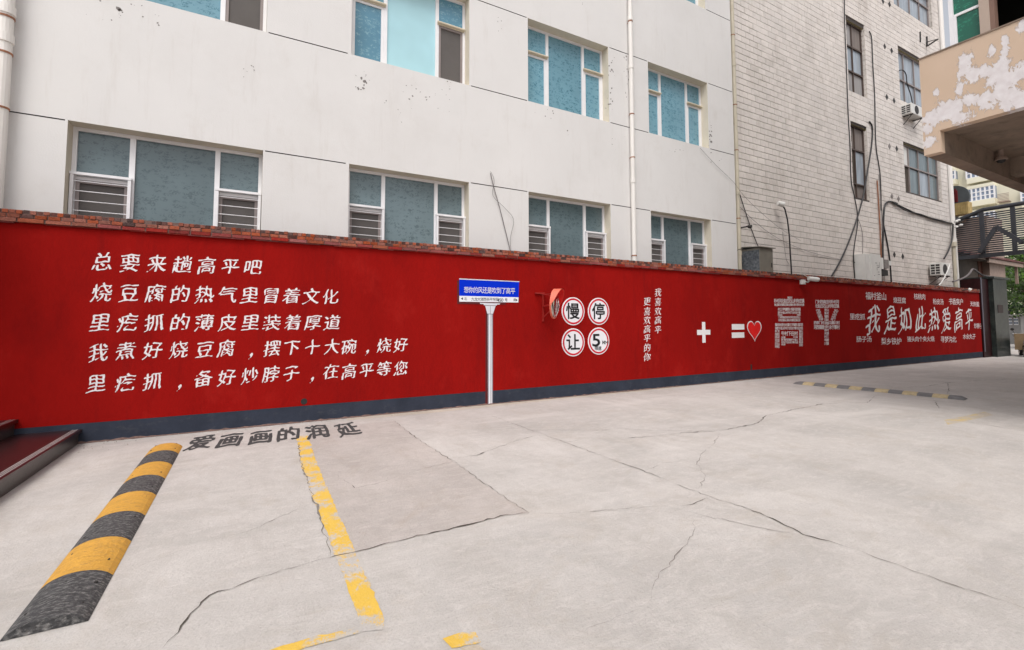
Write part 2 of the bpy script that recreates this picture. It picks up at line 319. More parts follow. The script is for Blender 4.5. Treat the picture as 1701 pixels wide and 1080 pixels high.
    def build(s, name, mats, parent=None, smooth=False, origin=None, local=False):
        me = bpy.data.meshes.new(name)
        off = Vector((0, 0, 0))
        if parent is not None and not local: off = wl(parent)
        if origin is not None: off = Vector(origin)
        v = np.array(s.v, float) - np.array(off)
        me.from_pydata(v.tolist(), [], s.f)
        for m in (mats if isinstance(mats, (list, tuple)) else [mats]): me.materials.append(m)
        if len(me.materials) > 1: me.polygons.foreach_set('material_index', s.mi)
        if smooth: me.polygons.foreach_set('use_smooth', [True]*len(me.polygons))
        me.update(); o = bpy.data.objects.new(name, me); C.objects.link(o)
        if parent is not None:
            o.parent = parent
            if origin is not None: o.location = Vector(origin)-wl(parent)
        elif origin is not None: o.location = origin
        WL[o.name] = off if parent is not None or origin is not None else Vector((0, 0, 0))
        return o

def inst(me, name, parent, loc, scale=(1, 1, 1), m=None, rot=None):
    o = bpy.data.objects.new(name, me); C.objects.link(o); o.parent = parent; o.location = Vector(loc)-wl(parent); o.scale = scale
    if rot: o.rotation_euler = rot
    return o

# ------------------------------------------------------------------ lettering
_tc = bpy.data.curves.new('glyph_source', 'FONT'); _to = bpy.data.objects.new('glyph_source', _tc); C.objects.link(_to)
_oc = {}
def outlines(ch):
    if ch in _oc: return _oc[ch]
    _tc.body = ch; _tc.resolution_u = 3
    dg = bpy.context.evaluated_depsgraph_get(); dg.update()
    cu = _to.evaluated_get(dg).to_curve(dg)
    res = []
    for sp in cu.splines:
        if sp.type == 'BEZIER':
            P = sp.bezier_points; n = len(P); pts = []
            for i in range(n):
                a, b = P[i], P[(i+1) % n]; p0, p1, p2, p3 = [np.array(q)[:2] for q in (a.co, a.handle_right, b.handle_left, b.co)]
                k = max(1, int(math.ceil(np.linalg.norm(p3-p0)/.03)))
                for t in np.arange(k)/k: pts.append((1-t)**3*p0+3*(1-t)**2*t*p1+3*(1-t)*t*t*p2+t**3*p3)
        else: pts = [np.array(p.co)[:2] for p in sp.points]
        if len(pts) > 2: res.append(np.array(pts))
    _to.to_curve_clear()
    _oc[ch] = res; return res
def _bb(ch):
    P = np.concatenate(outlines(ch)); return P.min(0), P.max(0)
_lo, _hi = _bb('国')
EMC = (_lo+_hi)/2; EMS = float((_hi-_lo).max())
def vnoise(P, s, seed):
    a = np.sin(P[:, 0]*s*1.7+seed)+np.sin(P[:, 1]*s*2.3+seed*1.7)+np.sin((P[:, 0]+P[:, 1])*s*1.1+seed*.6)
    return a/3
def field(ch, N=76):
    """signed distance (negative inside) of a glyph on a grid, plus gradient direction"""
    L = [(P-EMC)/EMS for P in outlines(ch)]; A = np.concatenate(L); B = np.concatenate([np.roll(P, -1, 0) for P in L])
    g = np.linspace(-.68, .68, N); X, Y = np.meshgrid(g, g); px, py = X.ravel()[:, None], Y.ravel()[:, None]
    ax, ay, bx_, by_ = A[:, 0], A[:, 1], B[:, 0], B[:, 1]; dx, dy = bx_-ax, by_-ay; l2 = dx*dx+dy*dy+1e-12
    t = np.clip(((px-ax)*dx+(py-ay)*dy)/l2, 0, 1); d = np.sqrt(((px-ax-t*dx)**2+(py-ay-t*dy)**2).min(1))
    cr = (ay <= py) != (by_ <= py); xi = ax+(py-ay)/(np.where(dy == 0, 1e-9, dy))*dx; wn = np.where(cr & (xi > px), np.where(by_ > ay, 1, -1), 0).sum(1)
    d = np.where(wn != 0, -d, d).reshape(N, N)
    return g, d
def contours(F, g):
    """closed loops of F < 0 by marching squares"""
    N = F.shape[0]; I = F < 0; segs = {}
    def pt(e):
        k, i, j = e
        if k == 0: a, b = F[i, j], F[i, j+1]; t = a/(a-b); return (g[j]+(g[j+1]-g[j])*t, g[i])
        a, b = F[i, j], F[i+1, j]; t = a/(a-b); return (g[j], g[i]+(g[i+1]-g[i])*t)
    c = I[:-1, :-1].astype(int)+2*I[:-1, 1:]+4*I[1:, 1:]+8*I[1:, :-1]
    for i, j in zip(*np.nonzero((c > 0) & (c < 15))):
        b_, r_, t_, l_ = (0, i, j), (1, i, j+1), (0, i+1, j), (1, i, j)
        for p, q in {1: [(l_, b_)], 2: [(b_, r_)], 3: [(l_, r_)], 4: [(r_, t_)], 5: [(l_, b_), (r_, t_)], 6: [(b_, t_)], 7: [(l_, t_)], 8: [(t_, l_)], 9: [(t_, b_)], 10: [(b_, r_), (t_, l_)], 11: [(t_, r_)], 12: [(r_, l_)], 13: [(r_, b_)], 14: [(b_, l_)]}[c[i, j]]:
            segs[p] = q
    out = []
    while segs:
        s0, cur = segs.popitem(); loop = [s0]
        while cur != s0 and cur in segs: loop.append(cur); cur = segs.pop(cur)
        if len(loop) > 5: out.append(np.array([pt(e) for e in loop]))
    return out
def blur(D, n):
    for _ in range(n):
        D = .5*D+.25*(np.roll(D, 1, 0)+np.roll(D, -1, 0)); D = .5*D+.25*(np.roll(D, 1, 1)+np.roll(D, -1, 1))
    return D
def glyph2d(ch, style, seed=0):
    """closed loops, centred, about 1 unit tall; brush styles swell and thin like a written stroke"""
    if style == 'plain': return [(P-EMC)/EMS for P in outlines(ch)]
    g, d = field(ch)
    if style == 'bold': return contours(d-.018, g)
    if style == 'semi': return contours(d-.004, g)
    D = blur(d, 2); gy, gx = np.gradient(D); m = np.hypot(gx, gy)+1e-9
    nib = np.abs(gx/m*.86+gy/m*.50)                       # strokes that face the nib are broad
    X, Y = np.meshgrid(g, g); nz = (np.sin(X*13+seed*2)+np.sin(Y*17+seed)+np.sin((X+Y)*9+seed*3)+np.sin((X-Y)*23))/4
    W = (-.025+.045*blur(nib, 2)+.020*nz) if style == 'brush' else (.004+.034*blur(nib, 2)+.014*nz) if style == 'heavy' else (-.020+.040*blur(nib, 2)+.018*nz)
    out = []
    for P in contours(D-W, g):
        x, y = P[:, 0].copy(), P[:, 1].copy(); sh = .09 if style in ('brush', 'heavy') else .16
        u = x+.08*y+.020*np.sin(y*6+seed)+.010*np.sin(x*5+seed*2); v = y+sh*x-.16*x*x+.018*np.sin(x*9+seed*1.3)
        if style == 'wild': u = u*(1-.22*v)+.05*np.sin(v*5+seed); v = v*1.04
        out.append(np.stack([u, v], 1))
    return out
def fill_loops(loops):
    cu = bpy.data.curves.new('tmp', 'CURVE'); cu.dimensions = '2D'; cu.fill_mode = 'BOTH'
    for P in loops:
        sp = cu.splines.new('POLY'); sp.points.add(len(P)-1)
        flat = np.zeros((len(P), 4)); flat[:, :2] = P; flat[:, 3] = 1; sp.points.foreach_set('co', flat.ravel()); sp.use_cyclic_u = True
    ob = bpy.data.objects.new('tmp', cu); C.objects.link(ob)
    dg = bpy.context.evaluated_depsgraph_get(); dg.update(); me = bpy.data.meshes.new_from_object(ob.evaluated_get(dg))
    V = np.array([v.co[:2] for v in me.vertices]); F = [tuple(p.vertices) for p in me.polygons]
    bpy.data.objects.remove(ob); bpy.data.curves.remove(cu); bpy.data.meshes.remove(me)
    return V, F
_gc = {}
def glyph(ch, style, seed=0):
    k = (ch, style, seed % 3)
    if k not in _gc: _gc[k] = fill_loops(glyph2d(ch, style, seed % 3))
    return _gc[k]
def glyph_onwall(mb, ch, cx, cy, wpx, hpx, style='brush', Y=None, rot=0.0, seed=0):
    """put a painted character on the wall face, centred at a pixel, with the size it has in the photo"""
    Y = Y if Y is not None else YW-.003
    c = onY(cx, cy, Y); wd = (onY(cx+wpx/2, cy, Y)-onY(cx-wpx/2, cy, Y)).x; ht = (onY(cx, cy-hpx/2, Y)-onY(cx, cy+hpx/2, Y)).z
    V, F = glyph(ch, style, seed); i = len(mb.v)
    if len(V) == 0: return
    x = V[:, 0]*wd; z = V[:, 1]*ht
    if rot: x, z = x*math.cos(rot)-z*math.sin(rot), x*math.sin(rot)+z*math.cos(rot)
    for a, b in zip(x, z): mb.v.append((c.x+a, Y, c.z+b))
    for f in F: mb.f.append(tuple(i+k for k in f)); mb.mi.append(mb.cur)

# ------------------------------------------------------------------ GROUND
def sheet(name, pts, z, m, parent=None):
    mb = MB(); mb.quad(*[(p[0], p[1], z) for p in pts]); return mb.build(name, m, parent)
gr = MB(); gr.quad((-150, -150, 0), (250, -150, 0), (250, 150, 0), (-150, 150, 0))
ground = gr.build('ground', M_conc); tag(ground, kind='structure')

def wob(p0, p1, n, amp):
    return [p0.lerp(p1, i/n)+Vector((random.uniform(-amp, amp), random.uniform(-amp, amp), 0)) if 0 < i < n else p0.lerp(p1, i/n) for i in range(n+1)]
def crack(pxs, wd, m, z=.0046, jit=.015, parent=ground, name='crack'):
    pts = []
    W = [onZ(x, y) for x, y in pxs]
    for a, b in zip(W, W[1:]):
        n = max(2, int((b-a).length/.05)); q = wob(a, b, n, jit); pts += q[:-1]
    pts.append(W[-1]); mb = MB(); L = []; R = []
    tot = len(pts)
    for i, p in enumerate(pts):
        d = (pts[min(i+1, tot-1)]-pts[max(0, i-1)]); d.z = 0; d.normalize(); nrm = Vector((-d.y, d.x, 0))
        ww = wd*random.uniform(.15, 1.2)*(.95+.5*math.sin(i*.31+wd*900))*min(1, (min(i, tot-1-i)+.3)/4)
        if random.random() < .07: ww *= 2.2
        L.append(p+nrm*ww/2); R.append(p-nrm*ww/2)
    i0 = 0
    for a, b in zip(L, R): mb.v += [(a.x, a.y, z), (b.x, b.y, z)]
    for k in range(tot-1): mb.f.append((2*k, 2*k+1, 2*k+3, 2*k+2)); mb.mi.append(0)
    return mb.build(name, m, parent)
# the re-poured pinkish slab between the bay line and the diagonal joint
slab = [onZ(x, y) for x, y in [(655, 699), (700, 733), (760, 771), (800, 801), (850, 834), (880, 853), (840, 857), (780, 871), (720, 885), (660, 900), (600, 916), (556, 926), (545, 890), (530, 845), (514, 800), (503, 765), (500, 728), (560, 709)]]
sheet('concrete_patch', slab, .0016, M_conc2, ground)
strip = [onZ(x, y) for x, y in [(499, 703), (655, 694), (815, 678), (1010, 661), (1000, 668), (815, 684), (700, 697), (560, 712), (505, 717)]]
M_warm = concrete('warm_rendered_strip', (1.04, .97, .86))
sheet('concrete_patch', [Vector((a, b, 0)) for a, b in ((1.35, 7.72), (2.6, 7.66), (5.2, 7.74), (9.0, 7.78), (9.0, 7.89), (1.35, 7.89))], .0022, M_warm, ground)
wide, mid, hair = .016, .009, .005
cr = [
 ([(270, 1078), (310, 1030), (348, 990), (400, 972), (470, 947), (545, 928)], .010, M_crack),
 ([(545, 928), (600, 915), (660, 900), (720, 885), (780, 872), (840, 856), (880, 853)], .022, M_crack),
 ([(655, 700), (700, 734), (760, 771), (800, 801), (850, 835), (880, 853)], .012, M_crackf),
 ([(816, 691), (882, 715), (936, 734), (1014, 763), (1088, 790), (1117, 802)], .012, M_crackf),
 ([(1117, 802), (1183, 827), (1232, 842), (1272, 858)], .011, M_crackf),
 ([(1183, 827), (1232, 842), (1272, 858), (1303, 873), (1334, 889), (1379, 900), (1419, 913)], .016, M_crack),
 ([(1419, 913), (1472, 933), (1539, 956), (1605, 980), (1701, 1011), (1760, 1030)], .010, M_crackf),
 ([(1117, 842), (1152, 838), (1165, 832), (1183, 827)], .012, M_crack),
 ([(1117, 844), (1160, 855), (1250, 875), (1330, 889)], .007, M_crackf),
 ([(1152, 856), (1154, 880), (1142, 905), (1120, 930), (1095, 952), (1085, 975), (1075, 1005)], .006, M_crackf),
 ([(880, 853), (932, 854), (987, 850), (1040, 846), (1088, 842), (1117, 842)], .006, M_crackf),
 ([(1050, 728), (1139, 719), (1197, 716)], .012, M_crack),
 ([(1020, 712), (1100, 716), (1160, 716), (1197, 716)], .010, M_crackf),
 ([(1197, 716), (1223, 711), (1259, 703), (1272, 691), (1317, 681), (1368, 671)], .018, M_crack),
 ([(1368, 671), (1441, 669), (1454, 658)], .012, M_crack),
 ([(1300, 664), (1340, 669), (1368, 671)], .010, M_crackf),
 ([(1197, 716), (1188, 735), (1165, 755), (1158, 770), (1172, 790), (1160, 812)], .007, M_crackf),
 ([(1155, 760), (1120, 768), (1080, 770)], .007, M_crackf),
 ([(1499, 644), (1540, 642), (1574, 636), (1620, 633), (1677, 630)], .022, M_crack),
 ([(1574, 636), (1576, 648), (1574, 655)], .016, M_crack), ([(1551, 664), (1556, 672), (1562, 680)], .016, M_crack),
 ([(753, 762), (792, 757), (830, 742), (847, 736), (889, 724)], .009, M_crack),
 ([(882, 715), (940, 715), (990, 715), (1020, 714)], .010, M_crackf),
 ([(936, 736), (963, 732)], .010, M_crack), ([(1031, 729), (1060, 727), (1090, 725)], .009, M_crack), ([(1072, 782), (1085, 778), (1096, 773)], .010, M_crack),
 ([(1640, 625), (1680, 627), (1701, 626)], .014, M_crackf), ([(650, 710), (664, 707), (684, 705)], .008, M_crack),
 ([(971, 1072), (975, 1045), (1014, 1033), (1072, 1010)], .005, M_crackf),
 ([(495, 735), (500, 770), (512, 800), (528, 850), (540, 890), (548, 925)], .018, M_crackf),
 ([(545, 780), (590, 812), (640, 800), (700, 780), (760, 765)], .005, M_crackf),
 ([(210, 950), (300, 915), (420, 880), (520, 835)], .004, M_crackf),
 ([(1600, 700), (1650, 708), (1701, 716)], .010, M_crackf),
]
for p, wd, m in cr: crack(p, wd*.72, m)
# painted bay lines
def yline(l, r, m, z=.0030):
    Lp = [onZ(*p) for p in l]; Rp = [onZ(*p) for p in r]; mb = MB(); rows = []
    for (a, b), (c, d) in zip(zip(Lp, Lp[1:]), zip(Rp, Rp[1:])):
        n = max(2, int((b-a).length/.04))
        for i in range(n): rows.append((a.lerp(b, i/n), c.lerp(d, i/n)))
    rows.append((Lp[-1], Rp[-1]))
    for a, c in rows:
        j = random.gauss(0, .004)+.004*math.sin(a.y*9); k = random.gauss(0, .004)+.003*math.sin(a.y*7+1); mb.v += [(a.x+j, a.y+j, z), (c.x+k, c.y-k, z)]
    for k in range(len(rows)-1): mb.f.append((2*k, 2*k+1, 2*k+3, 2*k+2)); mb.mi.append(0)
    return mb.build('bay_line', m, ground)
yline([(492, 724), (501, 777), (523, 839), (552, 909), (568, 955), (591, 1010), (600, 1052)], [(511, 724), (529, 777), (556, 839), (587, 909), (606, 955), (630, 1010), (642, 1048)], M_yel)
yline([(420, 1091), (470, 1072), (530, 1056), (592, 1042)], [(440, 1100), (490, 1084), (545, 1067), (600, 1053)], M_yel, .0036)
yline([(735, 1062), (765, 1054), (790, 1050)], [(752, 1078), (775, 1074), (800, 1068)], M_yel)
yline([(765, 1078), (795, 1072)], [(772, 1092), (810, 1084)], M_yelf)
yline([(1568, 698), (1600, 692), (1636, 684)], [(1575, 706), (1606, 700), (1650, 690)], M_yelf)

# signature on the ground
for i, (ch, cx, cy) in enumerate([('爱', 334, 735), ('画', 383, 731), ('画', 433, 726), ('的', 479, 721), ('润', 527, 717), ('延', 577, 713)]):
    c = onZ(cx, cy); V, F = glyph(ch, 'heavy', i); mb = MB()
    wd = (onZ(cx+18, cy)-onZ(cx-18, cy)).length*.92; dp = (onZ(cx, cy-11)-onZ(cx, cy+11)).length*.92
    ax = Vector((1, -.10, 0))
    for a, b in V: mb.v.append((c.x+a*wd*1.0+b*dp*.02, c.y+b*dp-a*wd*.05, .0042))
    for f in F: mb.f.append(tuple(f)); mb.mi.append(0)
    mb.build('character', M_gtxt, ground)
# grit and crumbs along the foot of the wall and round the bump
gb = MB()
for i in range(420):
    if i < 300: x = random.uniform(-1.7, 16); y = YW-.012-abs(random.gauss(0, .05)); s_ = random.uniform(.003, .010)
    elif i < 340: x = random.uniform(-1.8, -1.2); y = random.uniform(7.3, 7.88); s_ = random.uniform(.003, .012)
    else:
        x = random.uniform(-1.5, 9); y = random.uniform(2.0, 7.5); s_ = random.uniform(.002, .005)
    a = random.uniform(0, 3.1); pts = []
    for k in range(4): t = a+k*math.pi/2; pts.append((x+s_*random.uniform(.6, 1.2)*math.cos(t), y+s_*random.uniform(.6, 1.2)*math.sin(t), .004 if i < 300 else .010))
    top = (x, y, pts[0][2]+s_*.8); b0 = len(gb.v); gb.v += pts+[top]
    for k in range(4): gb.f.append((b0+k, b0+(k+1) % 4, b0+4)); gb.mi.append(0)
o = gb.build('grit', M_grit); tag(o, 'loose crumbs of render and grit scattered along the foot of the red wall', 'grit', kind='stuff')

# ------------------------------------------------------------------ RED WALL
WT = 2.745
wall = thing('boundary_wall', (12, YW+.12, 0), 'long red painted wall with white slogans and a brick coping', 'wall')
X0, X1 = -7.0, 27.15
mb = MB()
mb.box(X0, X1, YW, YW+.24, .25, WT); mb.build('plaster_face', M_red, wall)
mb = MB(); mb.box(X0, X1, YW-.004, YW+.24, 0, .2485)
base_o = mb.build('base_band', M_band, wall)
# ragged lower render edge
mb = MB(); xs = np.arange(-1.9, 27.1, .06); hh = [.012+.018*random.random()**2 for _ in xs]
for k in range(len(xs)-1):
    mb.quad((xs[k], YW-.010-hh[k]*.8, .003), (xs[k+1], YW-.010-hh[k+1]*.8, .003), (xs[k+1], YW-.004, .003+hh[k+1]), (xs[k], YW-.004, .003+hh[k]))
mb.build('render_crumbs', M_mortar, wall)
# coping
PR = .045
mb = MB(); mb.box(X0, X1, YW-PR+.012, YW+.285, WT+.001, WT+.150); mb.build('mortar_core', M_mortar, wall)
bm_s = MB().bbox(-.5, .5, 0, 1, 0, 1, .02)
def brick_mesh(nm, L, H, m):
    b = MB(); b.bbox(-L/2, L/2, 0, .10, 0, H, .0035); me = bpy.data.meshes.new(nm); me.from_pydata(b.v, [], b.f); me.materials.append(m); return me
BH = .046
meshes = {}
for nm, L in (('stretcher', .238), ('header', .112), ('edge', .056)):
    for mm in (M_brick, M_brickd, M_brickr): meshes[nm, mm.name] = brick_mesh('brick_'+nm, L, BH, mm)
rows = [('stretcher', .250, WT+.002, M_brickr, .80, M_brick), ('header', .123, WT+.052, M_brick, .82, M_brickd), ('edge', .0625, WT+.102, M_brick, .54, M_brickd)]
cnt = 0; far = {M_brick.name: MB(), M_brickd.name: MB(), M_brickr.name: MB()}
for ri, (nm, pitch, z, ma, pa, mb_) in enumerate(rows):
    x = X0+.1+ri*.04
    while x < X1-.1:
        L = {'stretcher': .238, 'header': .112, 'edge': .056}[nm]
        mm = ma if random.random() < pa else mb_
        if nm == 'edge' and -6 < x: mm = M_brick if (int(x/pitch) % 2 == 0) != (random.random() < .22) else M_brickd
        if nm == 'stretcher' and x < -1.9: mm = M_brick if random.random() < .7 else M_brickr
        yj = random.uniform(-.008, .006)+(.006 if mm is M_brickd and nm == 'edge' else 0); zj = random.uniform(-.0015, .002)+(.004 if ri == 2 and random.random() < .3 else 0)
        gap = random.random() < .035 and ri == 2
        if not gap:
            if -2.95 < x < 7.7 and cnt < 300:
                o = inst(meshes[nm, mm.name], 'brick', wall, (x, YW-PR+yj, z+zj), (random.uniform(.97, 1.01), 1, random.uniform(.95, 1.03)), rot=(0, 0, random.uniform(-.02, .02))); cnt += 1
            else: far[mm.name].box(x-L/2, x+L/2, YW-PR+yj, YW-PR+.1, z+zj, z+zj+BH)
        x += pitch
for k, b in far.items():
    o = b.build('coping_bricks', MATS[k], wall); tag(o, kind='stuff')
# drooping dark mortar squeeze under the coping
mb = MB(); x = -6.9
while x < 27:
    d = random.uniform(.15, .9); mb.box(x, x+d, YW-PR+.004+random.uniform(0, .02), YW-.002, WT-.010-random.uniform(0, .006), WT-.0005); x += d+random.uniform(.0, .5)
mb.build('bedding_mortar', M_brickr, wall)
# drain hole: near-black disc stands in for the shade inside
hp = onY(505, 667, YW)
mb = MB(); mb.lathe((hp.x, YW+.06, hp.z), (0, -1, 0), [(0, .045), (.064, .046), (.0645, .0)], 20); mb.build('drain_hole', M_bolt, wall)
mb = MB(); q = onY(1248, 610, YW); mb.box(q.x-.03, q.x+.03, YW-.003, YW+.01, q.z-.07, q.z+.07); mb.build('weep_slot', M_bolt, wall)  # dark plate stands in for the shade inside the slot

def chars(items, m, style='brush', name='character', parent=wall, Y=None):
    for i, (ch, x, y, wpx, hpx) in enumerate(items):
        mb = MB(); glyph_onwall(mb, ch, x, y, wpx, hpx, style, Y, seed=i)
        if mb.v: mb.build(name, m, parent)
def between(text, p0, p1, w0, w1, h0, h1):
    n = len(text); a, b = onY(*p0, YW), onY(*p1, YW); out = []
    for i, ch in enumerate(text):
        t = i/(n-1); P = a.lerp(b, t); d = P-EYE; z = d.dot(AX_F); x = 850.5+CAM[0]*d.dot(AX_R)/z; y = CAM[4]-CAM[0]*d.dot(AX_U)/z
        out.append((ch, x, y, w0+(w1-w0)*t, h0+(h1-h0)*t))
    return out
T = []
T += between('总要来趟高平吧', (170, 435), (420, 444), 31, 27, 29, 24)
T += between('烧豆腐的热气里冒着文化', (169, 486), (549, 493), 32, 25, 29, 23)
T += between('里疙抓的薄皮里装着厚道', (166, 536), (552, 536), 32, 25, 28, 23)
L4 = zip('我煮好烧豆腐，摆下十大碗，烧好', [(163, 586), (209, 583), (254, 582), (297, 581), (340, 581), (376, 579), (425, 582), (452, 579), (485, 578), (519, 577), (551, 576), (580, 576), (617, 577), (638, 574), (666, 573)])
L5 = zip('里疙抓，备好炒脖子，在高平等您', [(160, 637), (208, 636), (254, 633), (307, 634), (338, 629), (377, 627), (415, 624), (450, 622), (484, 620), (526, 622), (550, 617), (580, 617), (609, 615), (638, 613), (666, 612)])
for Ln in (L4, L5):
    for ch, (x, y) in Ln:
        k = (x-160)/506; T.append((ch, x, y, 31-10*k, 28-6*k))
chars(T, M_white2)
chars([(c, 1093, y, 10, 12.6) for c, y in zip('我喜欢高平', (486, 501.5, 517, 532, 548))], M_white2)
chars([(c, 1075, y, 10.5, 12.8) for c, y in zip('更喜欢高平的你', (501, 517.5, 532, 547, 562, 577.5, 593))], M_white2)
# plus, equals, heart
def wallrect(mb, x0, y0, x1, y1, Y): a = onY(x0, y0, Y); b = onY(x1, y1, Y); mb.quad((a.x, Y, b.z), (b.x, Y, b.z), (b.x, Y, a.z), (a.x, Y, a.z))
Yp = YW-.003
a = onY(1157.5, 535, Yp); b = onY(1180.5, 569, Yp); cx_, cz_ = (a.x+b.x)/2, (a.z+b.z)/2; hx = (b.x-a.x)/2; hz = (a.z-b.z)/2; tx = hx*.25; tz = hz*.24
mb = MB(); mb.quad(*[(cx_+x, Yp, cz_+z) for x, z in ((-tx, -hz), (tx, -hz), (tx, -tz), (hx, -tz), (hx, tz), (tx, tz), (tx, hz), (-tx, hz), (-tx, tz), (-hx, tz), (-hx, -tz), (-tx, -tz))]); mb.build('plus_sign', M_white, wall)
mb = MB(); wallrect(mb, 1215.5, 538.5, 1236.5, 547.5, Yp); wallrect(mb, 1215.5, 552.5, 1236.5, 561, Yp); mb.build('equals_sign', M_white, wall)
hc = onY(1253.3, 550.5, Yp); hw = (onY(1265.5, 550, Yp)-onY(1241.5, 550, Yp)).x/2; hh_ = (onY(1253, 533, Yp)-onY(1253, 568, Yp)).z/2
def heart_loop(s, Y):
    pts = []
    for i in range(48):
        t = 2*math.pi*i/48; x = 16*math.sin(t)**3/16; y = (13*math.cos(t)-5*math.cos(2*t)-2*math.cos(3*t)-math.cos(4*t)+2.5)/14.6
        pts.append((hc.x+x*hw*s, Y, hc.z+y*hh_*s))
    return pts
mb = MB(); P = heart_loop(1, Yp); Q = heart_loop(.9, Yp); n = len(P)
for i in range(n): mb.quad(P[i], P[(i+1) % n], Q[(i+1) % n], Q[i])
mb.build('heart_outline', M_white, wall)
mb = MB(); Q = heart_loop(.9, Yp-.001); ctr = (hc.x, Yp-.001, hc.z)
for i in range(n): mb.quad(Q[i], Q[(i+1) % n], ctr)
mb.build('heart', M_heart, wall)
# the two big characters made of village names
POOL = '西南庄村朴村河北赵庄石山村寺庄镇米山镇马村镇陈区镇北诗镇永录乡原村乡杜寨村三甲镇野川镇河西镇建宁乡釜山村牛村下庄村永宁寨村冯庄村西李门村'
_pi = [0]
def nextch():
    _pi[0] += 1; return POOL[_pi[0] % len(POOL)]
def rowfill(mb, x0, y0, x1, y1, n, text=None, rot=0):
    w_ = (x1-x0)/n
    for i in range(n): glyph_onwall(mb, text[i] if text else nextch(), x0+(i+.5)*w_, (y0+y1)/2, w_*1.0, (y1-y0)*1.0, 'bold')
def C5(x, y): return 1260+x/8.31, 470+y/8.31
mbA = MB()
def rf(mb, x0, y0, x1, y1, n, text=None): a = C5(x0, y0); b = C5(x1, y1); rowfill(mb, a[0], a[1], b[0], b[1], n, text)
rf(mbA, 400, 190, 465, 221, 3); rf(mbA, 215, 222, 630, 276, 12); rf(mbA, 218, 284, 630, 320, 20)
rf(mbA, 268, 345, 580, 386, 10); rf(mbA, 268, 394, 580, 428, 14); rf(mbA, 268, 430, 330, 458, 3); rf(mbA, 530, 430, 580, 458, 3)
rf(mbA, 275, 460, 575, 492, 14); rf(mbA, 275, 500, 575, 532, 15)
rf(mbA, 230, 558, 612, 600, 18); rf(mbA, 230, 608, 612, 645, 20)
for k in range(6): rf(mbA, 228, 650+k*42, 290, 688+k*42, 3)
for k in range(6): rf(mbA, 560, 650+k*38, 612, 685+k*38, 3)
rf(mbA, 315, 670, 540, 728, 5, '牛村下庄村'); rf(mbA, 315, 738, 370, 768, 3); rf(mbA, 480, 738, 540, 762, 4); rf(mbA, 315, 770, 540, 800, 11); rf(mbA, 315, 806, 548, 836, 12); rf(mbA, 315, 838, 370, 864, 3)
o = mbA.build('village_name_lettering', M_white, wall); tag(o, 'large character filled with rows of tiny village names, left one', kind='stuff')
mbP = MB()
rf(mbP, 785, 238, 1110, 286, 9); rf(mbP, 785, 294, 1110, 345, 9)
for k in range(11): rf(mbP, 910, 352+k*46.5, 970, 392+k*46.5, 3 if k % 2 else 2)
rf(mbP, 765, 528, 905, 574, 4, '西李门村'); rf(mbP, 975, 528, 1118, 574, 4, '马寨川村'); rf(mbP, 765, 584, 905, 640, 4); rf(mbP, 975, 584, 1118, 640, 4, '永宁寨村')
for k in range(5):
    a = C5(822+k*11, 380+k*31); b = C5(1072-k*11, 380+k*31)
    for dx in (-1.6, 1.6):
        glyph_onwall(mbP, nextch(), a[0]+dx, a[1], 3.6, 3.8, 'bold', rot=.25); glyph_onwall(mbP, nextch(), b[0]+dx, b[1], 3.6, 3.8, 'bold', rot=-.25)
o = mbP.build('village_name_lettering', M_white, wall); tag(o, 'large character filled with rows of tiny village names, right one', kind='stuff')
def C6(x, y): return 1400+x/5.651, 460+y/5.651
def phrase(text, x0, x1, y0, y1, dy=0, style='brush', k=1.0):
    style = 'semi'
    a = C6(x0, y0); b = C6(x1, y1); n = len(text); w_ = (b[0]-a[0])/n; it = []
    for i, ch in enumerate(text): it.append((ch, a[0]+(i+.5)*w_, (a[1]+b[1])/2+dy*(i/(n-1)-.5), w_*.93*k, (b[1]-a[1])*.92))
    chars(it, M_white, style)
phrase('福村釜山', 215, 410, 146, 218, 1, 'bold'); phrase('烧豆腐', 475, 592, 193, 250, .8, 'bold'); phrase('核桃肉', 668, 776, 158, 215, .5, 'bold')
phrase('粉皮汤', 847, 946, 206, 262, .5, 'bold'); phrase('书香爽户', 995, 1132, 203, 265, .8, 'bold'); phrase('天热蛋', 1196, 1280, 233, 280, .5, 'bold')
phrase('里疙抓', 66, 210, 345, 405, .5, 'bold'); phrase('炒脖子', 1232, 1312, 436, 486, .5, 'bold'); phrase('肠子汤', 128, 272, 558, 614, 0, 'bold')
phrase('梨乡铁炉', 362, 552, 572, 638, 0, 'bold'); phrase('猪头肉个夹火烧', 605, 860, 558, 610, -.5, 'bold'); phrase('寻梦沟北', 918, 1066, 558, 618, 0, 'bold'); phrase('水氽丸子', 1128, 1246, 535, 586, 0, 'bold')
big = []
for ch, x, y, wd, h in [('我', 288, 405, 118, 240), ('是', 450, 395, 98, 225), ('如', 585, 400, 108, 215), ('此', 732, 400, 90, 205), ('热', 856, 400, 92, 195), ('爱', 972, 402, 80, 205), ('高', 1088, 402, 74, 200), ('平', 1185, 402, 62, 195)]:
    a = C6(x, y); big.append((ch, a[0], a[1], wd/5.651, h/5.651))
chars(big, M_white, 'wild')

